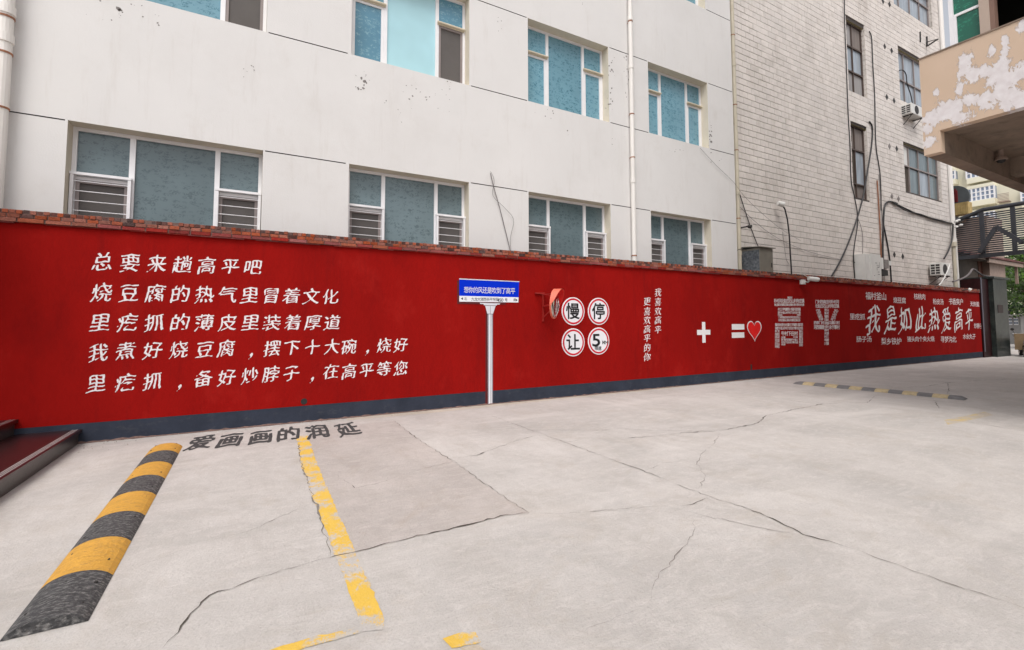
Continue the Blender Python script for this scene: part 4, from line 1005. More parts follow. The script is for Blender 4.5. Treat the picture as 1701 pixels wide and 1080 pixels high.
cable('heavy black conduit bending over and dropping to the meter boxes', [(1490, 338), (1476, 335), (1469, 345), (1467, 380), (1466, 420), (1466, 450)], .034)
cable('black cable dropping diagonally from the conduit bend to the junction box', [(1468, 375), (1474, 405), (1478, 432), (1481, 470)], .024)
cable('twisted bundle of black cables sagging from the bend to the building corner', [(1482, 336), (1505, 347), (1525, 356), (1545, 362), (1565, 367), (1582, 371), (1600, 366)], .030)
cable('second strand of the sagging bundle just below it', [(1484, 337), (1505, 350), (1530, 356), (1550, 364), (1570, 369), (1590, 372)], .018, YT-.06)
cable('long thin wire crossing the block wall from the cream drainpipe to the lower right', [(1222, 335), (1240, 355), (1275, 385), (1310, 405), (1350, 420), (1400, 432)], .006, m=M_greyc)
cable('dark guy wire running past the bracket arm to the grey cabinet', [(1217, 285), (1228, 320), (1246, 375), (1262, 415), (1282, 452)], .012)
cable('looping black cable from the drainpipe over the grey cabinet', [(1223, 417), (1230, 414), (1240, 415), (1252, 425), (1272, 450)], .009, YB+.02)
cable('small bent wire end sticking up between drainpipe and cabinet', [(1237, 450), (1240, 440), (1236, 433)], .010, YT-.08)
cable('faint thin wire dropping beside the wall camera pole', [(1300, 385), (1303, 410), (1306, 430), (1311, 440)], .005, m=M_greyc)
cable('loop of black cable hanging in front of the upper right window', [(1494, 117), (1500, 117), (1505, 124), (1507, 140), (1513, 158), (1516, 175)], .020, YT-.05)

# bracket arm
br = thing('bracket_arm', onY(1228, 379, YT), 'short dark bracket arm with a small lamp head left of the cabinet', 'bracket')
mb = MB(); a = onY(1228, 379, YT); b = onY(1243, 376, YT-.25); mb.tube([a, b], .022, 8); mb.build('arm', M_iron, br)
mb = MB(); mb.lathe(b, (.3, -.6, -.2), [(-.02, .02), (0, .05), (.09, .06), (.10, .03)], 12); mb.build('lamp_head', M_iron, br)
# grey cabinet
c0 = onY(1247.5, 420, 8.28); c1 = onY(1262, 414, 8.20); c2 = onY(1283, 420, 8.20)
cb = thing('meter_cabinet', (c1.x+.25, 8.5, 2.8), 'grey sheet metal cabinet with pitched lid standing behind the wall top', 'cabinet')
cxl, cxr, cyf, cyb = onY(1262, 420, 8.22).x, onY(1283.5, 420, 8.22).x, 8.22, YT-.01; ctop = onY(1262, 411, 8.22).z
mb = MB(); mb.box(cxl+.004, cxr, cyf, cyb, 2.3, ctop); mb.build('body', M_box, cb)
mb = MB(); mb.box(cxl-.004, cxl+.003, cyf+.02, cyb-.02, 2.35, ctop-.06); mb.build('side_panel', M_boxs, cb)
mb = MB(); mb.box(cxl+.03, cxr-.03, cyf-.008, cyf-.001, 2.35, ctop-.05); mb.build('door', M_box, cb)
mb = MB(); q = ctop; mb.quad((cxl-.05, cyf-.06, q+.002), (cxr+.06, cyf-.06, q+.002), (cxr+.06, cyb, q+.07), (cxl-.05, cyb, q+.07)); mb.quad((cxl-.05, cyf-.06, q+.025), (cxr+.06, cyf-.06, q+.025), (cxr+.06, cyb, q+.09), (cxl-.05, cyb, q+.09)); mb.quad((cxl-.05, cyf-.06, q+.002), (cxr+.06, cyf-.06, q+.002), (cxr+.06, cyf-.06, q+.025), (cxl-.05, cyf-.06, q+.025)); mb.quad((cxl-.05, cyb, q+.07), (cxl-.05, cyf-.06, q+.002), (cxl-.05, cyf-.06, q+.025), (cxl-.05, cyb, q+.09)); mb.build('lid', M_box, cb)
mb = MB(); mb.box(cxr-.10, cxr-.07, cyf-.02, cyf-.008, ctop-.55, ctop-.42); mb.build('handle', M_iron, cb)
# camera on black pole
p0 = onY(1315, 455, YT-.2); cm = thing('wall_camera', p0, 'small white camera on a bent black pole against the block wall', 'camera')
mb = MB(); mb.tube([onY(x, y, YT-.2) for x, y in [(1315, 456), (1313, 425), (1311, 390), (1308, 365), (1304, 348), (1300, 341)]], .022, 8); mb.build('pole', M_black, cm)
mb = MB(); cc = onY(1297, 339, YT-.2); mb.lathe(cc, (.9, -.4, -.25), [(-.10, .02), (-.095, .075), (.09, .085), (.10, .06)], 14); mb.build('housing', M_acw, cm)
# white electric box & junction boxes
eb = thing('electric_box', onY(1450, 460, 8.5), 'tall white electric box with black printed marks on the wall top', 'electric box')
ex0, ex1, ey = onY(1439.5, 440, 8.45).x, onY(1463.5, 440, 8.45).x, 8.45; et = onY(1450, 422, ey).z
mb = MB(); mb.box(ex0+.30, ex1, ey, YT-.02, 2.5, et); mb.box(ex0, ex0+.298, ey+.03, YT-.02, 2.5, et-.01); mb.build('body', M_acw, eb)
mb = MB()
for (x, y, w_, h_) in [(1455.5, 437, 3, 1.2), (1458, 441, 4, 1), (1459, 444, 3, 1.4), (1459.5, 452, 3, 1), (1460, 456, 3, 1), (1453, 458, 1.2, 1.2), (1457, 447, .8, 5), (1461, 440, .8, 9)]:
    wallrect(mb, x-w_/2, y-h_/2, x+w_/2, y+h_/2, ey-.002)
mb.build('printed_marks', M_blk, eb)
jb = thing('junction_box', onY(1474, 455, 8.5), 'cluster of small pale junction boxes beside the white electric box', 'junction box')
for i, (x0, y0, x1, y1, m, nm) in enumerate([(1463.5, 428, 1468, 447, M_acw, 'box'), (1470, 431, 1477, 446, M_flake, 'box'), (1477.5, 433, 1482, 441, M_acw, 'box'), (1463.5, 448, 1477, 458, M_iron, 'tray')]):
    a = onY(x0, y0, 8.62); b = onY(x1, y1, 8.62); mb = MB(); mb.box(a.x, b.x, 8.62+i*.01, YT-.02, b.z, a.z); mb.build(nm, m, jb)
# air conditioners
def ac_unit(px0, py0, px1, py1, Yf, label, dpt=.38):
    a = onY(px0, py0, Yf); b = Vector((onY(px1, py0, Yf).x, Yf, onY(px0, py1, Yf).z)); t = thing('air_conditioner', ((a.x+b.x)/2, YT, b.z), label, 'air conditioner', 'air conditioner outdoor units on the block wall')
    x0, x1, z0, z1 = a.x, b.x, b.z, a.z
    mb = MB(); mb.bbox(x0, x1, Yf, Yf+dpt, z0, z1, .015); mb.build('casing', M_acw, t)
    mb = MB(); mb.box(x0-.006, x0-.001, Yf+.03, Yf+dpt-.03, z0+.05, z1-.05); mb.build('dark_grille', M_iron, t)
    mb = MB(); n = 5
    for i in range(n): zz = z0+.05+(z1-z0-.1)*i/(n-1); mb.box(x0-.012, x0-.007, Yf+.02, Yf+dpt-.02, zz-.012, zz+.012)
    for i in range(3): yy = Yf+.03+(dpt-.06)*i/2; mb.box(x0-.018, x0-.0125, yy-.012, yy+.012, z0+.04, z1-.04)
    mb.build('grille_bars', M_acw, t)
    mb = MB(); r_ = min(x1-x0, z1-z0)*.4; cx, cz = x0+(x1-x0)*.42, (z0+z1)/2
    mb.lathe((cx, Yf+.001, cz), (0, -1, 0), [(0, r_), (.008, r_), (.009, r_*.3)], 24); mb.build('fan_guard', M_iron, t)
    mb = MB()
    for x in (x0+.1, x1-.1): mb = MB(); mb.bar((x, YT, z0-.02), (x, Yf, z0-.02), .04, .03); mb.bar((x, YT, z0-.35), (x, Yf+.05, z0-.03), .03, .02); mb.build('bracket', M_iron, t)
    return t
ac_unit(1514, 170, 1533, 187, YT-.34, 'outdoor unit of an air conditioner under the upper right window of the block wall')
ac_unit(1563, 436, 1578, 457, YT-.46, 'outdoor unit of an air conditioner low at the corner of the block wall')
cable('white refrigerant pipe running from the low outdoor unit to the wall top', [(1578, 438), (1574, 450), (1566, 466), (1560, 474)], .022, YT-.5, M_acw, 'pipe', 'refrigerant_pipe')
cable('black hose rising diagonally behind the low outdoor unit', [(1568, 430), (1576, 415), (1582, 395), (1583, 372)], .03, YT-.12)
# iron hanger
ib = thing('hanger_bracket', onY(1540, 75, YT), 'black triangular iron hanger bracket on the block wall near the top right', 'bracket')
mb = MB(); a = onY(1539.5, 61, YT-.02); b = onY(1539.8, 77, YT-.02); e = onY(1558, 65, YT-.6); mb.bar(a, b, .06, .05, (0, 1, 0)); mb.bar(b, e, .05, .04); mb.bar(a.lerp(b, .55), e, .03, .03); mb.build('frame', M_iron, ib)
mb = MB(); a = onY(1528.6, 53, YT-.02); b = onY(1529, 70, YT-.02); mb.bar(a, b, .05, .04, (0, 1, 0)); mb.build('wall_plate', M_iron, ib)
# corner drainpipe, right
a = onY(1558+1.5, 0, YT-.1); b = onY(1586, 380, YT-.1)
dp = thing('drainpipe', (TX1+.16, YT-.02, .3), 'weathered pipe down the far right corner of the block building', 'drainpipe')
mb = MB(); mb.tube([(TX1+.16, YT-.02, 5.0), (TX1+.16, YT-.02, TZ)], .11, 14); mb.build('pipe', M_pipew, dp)
mb = MB(); mb.tube([(TX1+.14, YT-.02, .3), (TX1+.14, YT-.02, 5.0)], .075, 14); mb.build('lower_pipe', M_pipec, dp)
mb = MB(); mb.tube([(TX1+.42, YT-.02, .3), (TX1+.42, YT-.02, 5.3)], .055, 12); mb.build('side_pipe', M_pipew, dp)
mb = MB(); mb.lathe((TX1+.14, YT-.02, 5.0), (0, 0, 1), [(-.1, .09), (-.09, .13), (.1, .13), (.12, .11)], 14); mb.build('coupling', M_pipec, dp)
isx = thing('insulator_rack', onY(1590, 380, YT-.2), 'small rack of pale insulators clamped to the corner pipe', 'insulators')
for (x, y) in [(1588, 368), (1592, 366), (1588, 377), (1596, 374)]:
    mb = MB(); mb.lathe(onY(x, y, YT-.25), (1, -.1, .15), [(-.09, .02), (-.08, .05), (-.03, .035), (0, .055), (.05, .035), (.09, .05), (.10, .02)], 12); mb.build('insulator', M_acw, isx)

# camera & lamp on the red wall
wc = onY(1335, 467, YW); t = thing('security_camera', (wc.x, YW, wc.z), 'white security camera on an arm under the coping of the red wall', 'camera')
mb = MB(); a = onY(1331.5, 464.5, YW-.06); b = onY(1337.5, 472.5, YW-.06); mb.box(a.x, b.x, YW-.08, YW-.001, b.z, a.z); mb.build('base_box', M_acw, t)
mb = MB(); mb.tube([onY(x, y, YW-.12) for x, y in [(1337, 468), (1342, 469), (1345, 466)]]+[onY(1347, 463, YW-.2)], .018, 8); mb.build('arm', M_acw, t)
mb = MB(); mb.lathe(onY(1350, 463.5, YW-.22), (.86, -.5, -.12), [(-.13, .02), (-.125, .062), (.10, .068), (.17, .055), (.175, .03)], 16); mb.build('housing', M_acw, t)
mb = MB(); mb.tube([onY(x, y, YW-.07) for x, y in [(1344, 466), (1341, 460), (1330, 453.5)]], .010, 6); mb.build('lead', M_acw, t)
wc = onY(1602, 482, YW); t = thing('wall_lamp', (wc.x, YW, wc.z), 'small white lamp under the coping near the right end of the red wall', 'lamp')
mb = MB(); mb.lathe((wc.x, YW-.16, wc.z), (.3, -.5, -.4), [(-.06, .02), (-.05, .06), (.03, .085), (.04, .07)], 14); mb.build('shade', M_acw, t)
mb = MB(); mb.tube([(wc.x-.5, YW-.01, wc.z), (wc.x-.3, YW-.05, wc.z-.02), (wc.x, YW-.14, wc.z+.03)], .018, 6); mb.build('arm', M_iron, t)

# ------------------------------------------------------------------ GATE END
gp = thing('gate_pillar', (28.8, 8.0, 0), 'dark green-black marble gate pillar at the right end of the red wall', 'pillar')
mb = MB(); mb.box(28.05, 29.62, 7.70, 8.9, 0, 3.38); mb.build('shaft', M_marble, gp)
mb = MB(); mb.box(27.98, 29.70, 7.64, 8.95, 3.381, 3.47); mb.build('cap', M_marble, gp)
mb = MB(); mb.box(28.4, 29.0, 7.69, 7.699, 1.9, 2.25); mb.build('faded_plate', M_marbler, gp)
mg = thing('marble_bay', (27.6, 8.0, 0), 'dark red marble panel between the red wall and the gate pillar', 'wall panel')
mb = MB(); mb.box(27.16, 28.045, 7.86, 8.5, 0, 3.36); mb.build('panel', M_marbler, mg)
mb = MB(); mb.tube([(27.2, 7.84, .25), (27.2, 7.84, 3.4)], .022, 8); mb.build('corner_bead', M_grey3, mg)
# booth
bo = thing('guard_booth', (28.5, 10, 0), 'brown timber booth with dark tiled eaves behind the gate pillar', 'booth')
def bx(x0, y0, x1, y1, Y): a = onY(x0, y0, Y); b = onY(x1, y1, Y); return a.x, b.x, b.z, a.z
YG = 9.0
xa, xb, za, zb = bx(1590, 424, 1668, 462, YG)
x_l = onY(1624, 440, YG).x; x_r = onY(1667, 450, YG).x; zt_ = onY(1655, 434, YG-.45).z
mb = MB(); mb.box(TX1+.9, x_l, YG, YG+3, 2.5, zt_); mb.build('dark_wall', M_boothd, bo)
n = 9; wdx = (x_r-x_l)/n
for i in range(n): mb = MB(); mb.box(x_l+i*wdx+.008, x_l+(i+1)*wdx-.004, YG-.02-(i % 2)*.006, YG+.02, 2.6, zt_); mb.build('board', M_boothw, bo)
mb = MB(); mb.box(x_l+.01, x_r-.01, YG+.021, YG+3, 2.5, zt_-.01); mb.build('boarded_wall', M_boothd, bo)
mb = MB(); mb.box(x_l-.3, x_r+1.0, YG-.50, YG-.42, zt_-.12, zt_+.06); mb.build('fascia', M_fascia, bo)
mb = MB(); mb.box(TX1+.7, x_r+1.0, YG-.41, YG+3.4, zt_+.001, zt_+.05); mb.build('ceiling', M_boothd, bo)
for r_ in range(6):
    k = 0; xx = x_l-.4
    while xx < x_r+1.1:
        mb = MB(); y0 = YG-.56+r_*.22; z0 = zt_+.08+r_*.10; q = .24
        mb.bbox(xx, xx+q-.02, y0, y0+.27, z0, z0+.07, .01); mb.build('roof_tile', M_rooft, bo); xx += q; k += 1
mb = MB(); mb.quad((x_l-.4, YG-.5, zt_+.062), (x_r+1.1, YG-.5, zt_+.062), (x_r+1.1, YG+.9, zt_+.68), (x_l-.4, YG+.9, zt_+.68)); mb.build('roof_deck', M_boothd, bo)
mb = MB(); mb.box(x_r+.42, x_r+.52, YG-.40, YG-.30, 3.48, zt_-.001); mb.build('post', M_fascia, bo)
cable('pale hose curling over the top of the gate pillar', [(1583, 468), (1600, 462), (1610, 455), (1616, 447), (1624, 452), (1634, 458), (1652, 460)], .035, 8.2, M_greyc, 'hose', 'hose')

# gantry screen over the gate
GX = 28.15
ga = thing('gate_gantry', (GX, 4, 4.4), 'dark steel louvred gantry screen spanning above the gate', 'gantry')
gz0, gz1 = 4.42, 6.35; gy0, gy1 = -3.0, 9.05
mb = MB(); mb.tube([(GX, gy0, gz1), (GX, 6.0, gz1+.12), (GX, 7.9, gz1+.10), (GX, gy1, gz1-.30)], .09, 10); mb.build('top_tube', M_steel, ga)
mb = MB(); mb.box(GX-.06, GX+.06, gy0, gy1, gz0-.09, gz0+.09); mb.build('bottom_beam', M_steel, ga)
for k in range(13):
    yy = gy1-.1-k*.98
    if yy < gy0: break
    mb = MB(); mb.box(GX-.05, GX+.05, yy-.07, yy+.07, gz0+.091, gz1+.02-(.25 if k == 0 else 0)); mb.build('upright', M_steel, ga)
ns = 19
for k in range(ns):
    zz = gz0+.14+k*(gz1-gz0-.16)/ns; e = gy1 if zz < gz1-.35 else gy1-.55
    mb = MB(); mb.box(GX+.055, GX+.075, gy0, e, zz, zz+.055); mb.build('slat', M_steel, ga)
A = onX(1627, 419, GX-.35); B = onX(1655, 377, GX-.35); D_ = onX(1698, 403, GX-.35)
for p, q in ((A, B), (B, D_)): mb = MB(); mb.bar(p, q, .10, .16); mb.build('rafter', M_steel, ga)
mb = MB(); mb.bar(A, A+Vector((.35, 0, 0)), .08, .08); mb.bar(B, B+Vector((.35, 0, 0)), .08, .08); mb.bar(D_, D_+Vector((.35, 0, 0)), .08, .08); mb.build('strut', M_steel, ga)
mb = MB(); mb.box(GX-.12, GX+.12, gy0-.3, gy0, 0, gz1+.2); mb.build('far_post', M_steel, ga)
mb = MB(); mb.box(GX-.05, GX+.15, gy1+.001, gy1+.15, gz0, gz1-.3); mb.build('end_plate', M_steel, ga)

# round sign beyond the corner
dc = onX(1585.5, 329, 33.0); rd = (onX(1590, 308, 33)-onX(1590, 350, 33)).length/2*.93
ds = thing('disc_sign', (33, dc.y, 0), 'large dark disc sign with red marks showing past the block building corner', 'sign')
mb = MB(); mb.lathe(dc, (-1, 0, 0), [(-.1, rd), (.1, rd), (.101, rd*.97)], 48); mb.build('disc', M_disc, ds)
M_dred = mat('dull_red_paint', (.16, .012, .015), .6, .2, 5)
for yy, h0, h1 in ((1587.2, -.42, .30), (1589, -.42, .42), (1591.2, -.42, .25)): mb = MB(); q = onX(yy, 330, 33); mb.box(dc.x-.125, dc.x-.11, q.y-.035, q.y+.035, dc.z+h0*rd, dc.z+h1*rd+.2); mb.build('red_mark', M_dred, ds)
mb = MB(); mb.box(dc.x-.11, dc.x-.104, dc.y-rd*.95, dc.y+rd*.9, dc.z-.42, dc.z-.36); mb.build('line', M_iron, ds)
mb = MB(); mb.tube([(33, dc.y, 0), (33, dc.y, dc.z-rd*.9)], .12, 10); mb.build('post', M_iron, ds)
ob = thing('tiled_ridge', onX(1598, 352, 31), 'strip of ochre roof tiles below the disc sign', 'roof')
for k in range(9): mb = MB(); q = onX(1588, 349, 31.0)+Vector((0, .35-.1*k, 0)); mb.box(30.9, 31.4, q.y-.045, q.y+.045, q.z-.28, q.z+.32); mb.build('tile', M_ochre, ob)
q = onX(1596, 352, 31); mb = MB(); mb.box(31.45, 33.5, q.y-.8, q.y+1.2, 0, q.z-.3); mb.build('wall', M_fascia, ob)

# ------------------------------------------------------------------ cream apartment block beyond
AXX = 72.0
ap = thing('apartment_block', (AXX+6, 20, 0), 'cream apartment building with white framed bay windows far beyond the gate', 'building')
def AP(x, y, X=AXX): p = onX(x, y, X); return p.y, p.z
mb = MB(); mb.box(AXX, AXX+12, -2, 34, 0, 25.5); mb.build('wall', M_cream2, ap)
def bay(x0, x1, y0, y1, nx, nz, label=None):
    ya, _ = AP(x0, y0); yb, _ = AP(x1, y0); zt = AP((x0+x1)/2, y0)[1]; zb = AP((x0+x1)/2, y1)[1]
    Xf = AXX-.9
    mb = MB(); mb.box(Xf, AXX, yb, ya, zb-.6, zb-.001); mb.build('bay_apron', M_cream2, ap); mb = MB(); mb.box(Xf, AXX, yb, ya, zt+.001, zt+.35); mb.build('bay_head', M_cream2, ap)
    f = MB(); n = nx
    for i in range(n+1): yy = yb+(ya-yb)*i/n; f.box(Xf+.03, Xf+.10, yy-.07, yy+.07, zb, zt)
    for j in range(nz+1): zz = zb+(zt-zb)*j/nz; f.box(Xf+.0301, Xf+.09, yb, ya, zz-.05, zz+.05)
    fr = f.build('window', M_alu, ap); g = MB(); g.box(Xf+.11, Xf+.13, yb+.05, ya-.05, zb+.02, zt-.02); g.box(Xf+.131, AXX, yb+.02, yb+.06, zb, zt); g.build('pane', M_apw, fr)
bay(1611, 1656, 313, 334, 6, 3); bay(1609, 1656, 271, 295, 6, 3); bay(1611, 1656, 355, 378, 6, 3)
bay(1579, 1591, 286, 300, 2, 2); bay(1700, 1745, 313, 334, 6, 3)
mb = MB(); ya, zt = AP(1660, 325); yb, zb = AP(1680, 333)
for i in range(6): zz = zb+(zt-zb)*i/5; mb.box(AXX-.7, AXX-.66, yb, ya, zz-.03, zz+.03)
mb.box(AXX-.7, AXX, yb, ya, zb-.12, zb-.06); mb.build('balcony_rail', M_fascia, ap)

# ------------------------------------------------------------------ trees beyond the gate
def tree(x, y, h, cr_, label, m, seed, zc=.62):
    rg = np.random.RandomState(seed); t = thing('street_tree', (x, y, 0), label, 'tree', 'trees beyond the gate')
    mb = MB(); mb.tube([(x, y, 0), (x+.1, y+.05, h*.25), (x-.05, y+.1, h*.5), (x, y, h*.8)], .17, 10, r2=.05)
    for k in range(9):
        a = rg.uniform(0, 6.28); zz = h*rg.uniform(.28, .7); l = cr_*rg.uniform(.5, .95); mb.tube([(x, y, zz), (x+l*.5*math.cos(a), y+l*.5*math.sin(a), zz+l*.25), (x+l*math.cos(a), y+l*math.sin(a), zz+l*.5)], .05, 6, r2=.015)
    mb.build('trunk', M_bark, t)
    n = 5200; ncl = 46; cc = []
    for k in range(ncl):
        d = rg.normal(size=3); d /= np.linalg.norm(d); r_ = cr_*rg.uniform(.45, 1.0); cc.append((x+d[0]*r_, y+d[1]*r_, h*zc+d[2]*r_*h*.42/cr_*.9, cr_*rg.uniform(.16, .34)))
    cc = np.array(cc); ci = rg.randint(0, ncl, n); dd = rg.normal(size=(n, 3)); dd /= np.linalg.norm(dd, axis=1)[:, None]
    P = cc[ci, :3]+dd*(cc[ci, 3]*rg.uniform(.5, 1.05, n))[:, None]*np.array([1.2, 1.2, .55]); s_ = rg.uniform(.05, .12, n)
    V = []; F = []
    u = rg.normal(size=(n, 3)); u /= np.linalg.norm(u, axis=1)[:, None]; v = np.cross(u, rg.normal(size=(n, 3))); v /= np.linalg.norm(v, axis=1)[:, None]
    A_ = P-u*s_[:, None]; B_ = P+v*s_[:, None]*.6; C_ = P+u*s_[:, None]; D2 = P-v*s_[:, None]*.6
    V = np.stack([A_, B_, C_, D2], 1).reshape(-1, 3); mb = MB(); mb.v = [tuple(q) for q in V]; mb.f = [(4*i, 4*i+1, 4*i+2, 4*i+3) for i in range(n)]; mb.mi = [0]*n
    mb.build('crown', m, t)
for (px, X, h, cr_, lb, m, sd_) in [(1696, 38, 6.3, 2.1, 'bright green broadleaf tree just right of the gate pillar', M_leaf, 3), (1716, 44, 6.9, 2.8, 'taller green tree behind, cut by the right edge', M_leaf, 4), (1678, 49, 6.6, 2.3, 'darker tree partly hidden behind the gate pillar and booth', M_leafd, 6)]:
    p = onX(px, 536, X); tree(X, p.y-.9, h, cr_, lb, m, sd_)

# kiosk
kx = 46.0; a = onX(1674, 526, kx); b = onX(1697, 556, kx); zt = a.z; ya, yb = a.y, b.y
ki = thing('gate_kiosk', (kx+1, (ya+yb)/2, 0), 'small grey stone kiosk with white barred windows beyond the gate', 'kiosk')
mb = MB(); mb.box(kx, kx+3, yb, ya+1.5, 0, zt); mb.build('wall', M_stone, ki)
mb = MB(); mb.box(kx-.3, kx+3.3, yb-.3, ya+1.8, zt+.001, zt+.15); mb.build('roof', M_stone, ki)
for (x0, x1) in ((1676, 1682), (1684, 1692)):
    p = onX(x0, 528, kx); q = onX(x1, 540, kx); f = MB(); f.box(kx-.04, kx-.001, q.y, p.y, q.z, p.z); w_ = f.build('window', M_alu, ki)
    g = MB()
    for i in range(3):
        y0 = q.y+(p.y-q.y)*(i+.12)/3; g.box(kx-.05, kx-.041, y0, y0+(p.y-q.y)*.25, q.z+.08, (q.z+p.z)/2-.05); g.box(kx-.05, kx-.041, y0, y0+(p.y-q.y)*.25, (q.z+p.z)/2+.05, p.z-.08)
    g.build('pane', M_apw, w_)
mb = MB(); p = onX(1675, 513, kx+6); q = onX(1692, 530, kx+6)
mb.tube([(kx+6, p.y, 0), (kx+6, p.y, q.z)]+[(kx+6, p.y+(q.y-p.y)*(.5-.5*math.cos(t)), q.z+(p.z-q.z)*math.sin(t)) for t in np.linspace(0.1, math.pi-.1, 8)]+[(kx+6, q.y, q.z), (kx+6, q.y, 0)], .12, 8)
ar = mb.build('gate_arch', M_iron, origin=(kx+6, q.y, 0)); tag(ar, 'dark metal arch standing behind the stone kiosk', 'arch')

# scooter
sc_p = onZ(1700, 593); ang = math.radians(200)
sc = thing('electric_scooter', (sc_p.x+.6, sc_p.y+.15, 0), 'parked electric scooter with tan weather cover at the right edge', 'scooter'); sc.rotation_euler = (0, 0, ang)
def loc(mb, nm, m, smooth=False): return mb.build(nm, m, sc, smooth, local=True)
for wx in (-.62, .62):
    mb = MB(); mb.lathe((wx, -.05, .25), (0, 1, 0), [(0, .20), (.0, .25), (.1, .25), (.1, .20)], 24); wh = loc(mb, 'tyre', M_tyre)
    mb = MB(); mb.lathe((wx, -.06, .25), (0, 1, 0), [(0, .05), (.01, .17), (.11, .17), (.12, .05)], 16); loc(mb, 'wheel_rim', M_silver)
mb = MB(); mb.bbox(-.75, -.05, -.14, .14, .38, .62, .05); mb.bbox(-.15, .42, -.12, .12, .22, .33, .03); mb.bbox(-.9, -.6, -.10, .10, .5, .68, .03); loc(mb, 'body', M_iron)
mb = MB(); mb.bbox(-.78, -.1, -.16, .16, .62, .76, .05); loc(mb, 'seat', M_tanseat)
mb = MB(); mb.quad((.38, -.28, .30), (.38, .28, .30), (.62, .30, 1.0), (.62, -.30, 1.0)); mb.quad((.41, -.28, .29), (.41, .28, .29), (.65, .30, 1.0), (.65, -.30, 1.0)); mb.quad((.38, -.28, .30), (.62, -.3, 1.0), (.65, -.3, 1.0), (.41, -.28, .29)); mb.quad((.38, .28, .30), (.62, .3, 1.0), (.65, .3, 1.0), (.41, .28, .29)); loc(mb, 'weather_cover', M_tanseat)
mb = MB(); mb.tube([(.62, 0, .28), (.45, 0, .95)], .035, 8); mb.tube([(.42, -.33, 1.0), (.47, 0, .97), (.42, .33, 1.0)], .018, 8); loc(mb, 'handlebar', M_silver)
for yy in (-.33, .33): mb = MB(); mb.tube([(.44, yy*.8, 1.0), (.46, yy, 1.16)], .008, 6); mb.lathe((.46, yy, 1.18), (-1, 0, .1), [(-.01, .03), (0, .06), (.015, .05)], 12); loc(mb, 'mirror', M_iron)
mb = MB(); mb.bbox(-1.0, -.72, -.17, .17, .72, .98, .04); loc(mb, 'top_box', M_acw)

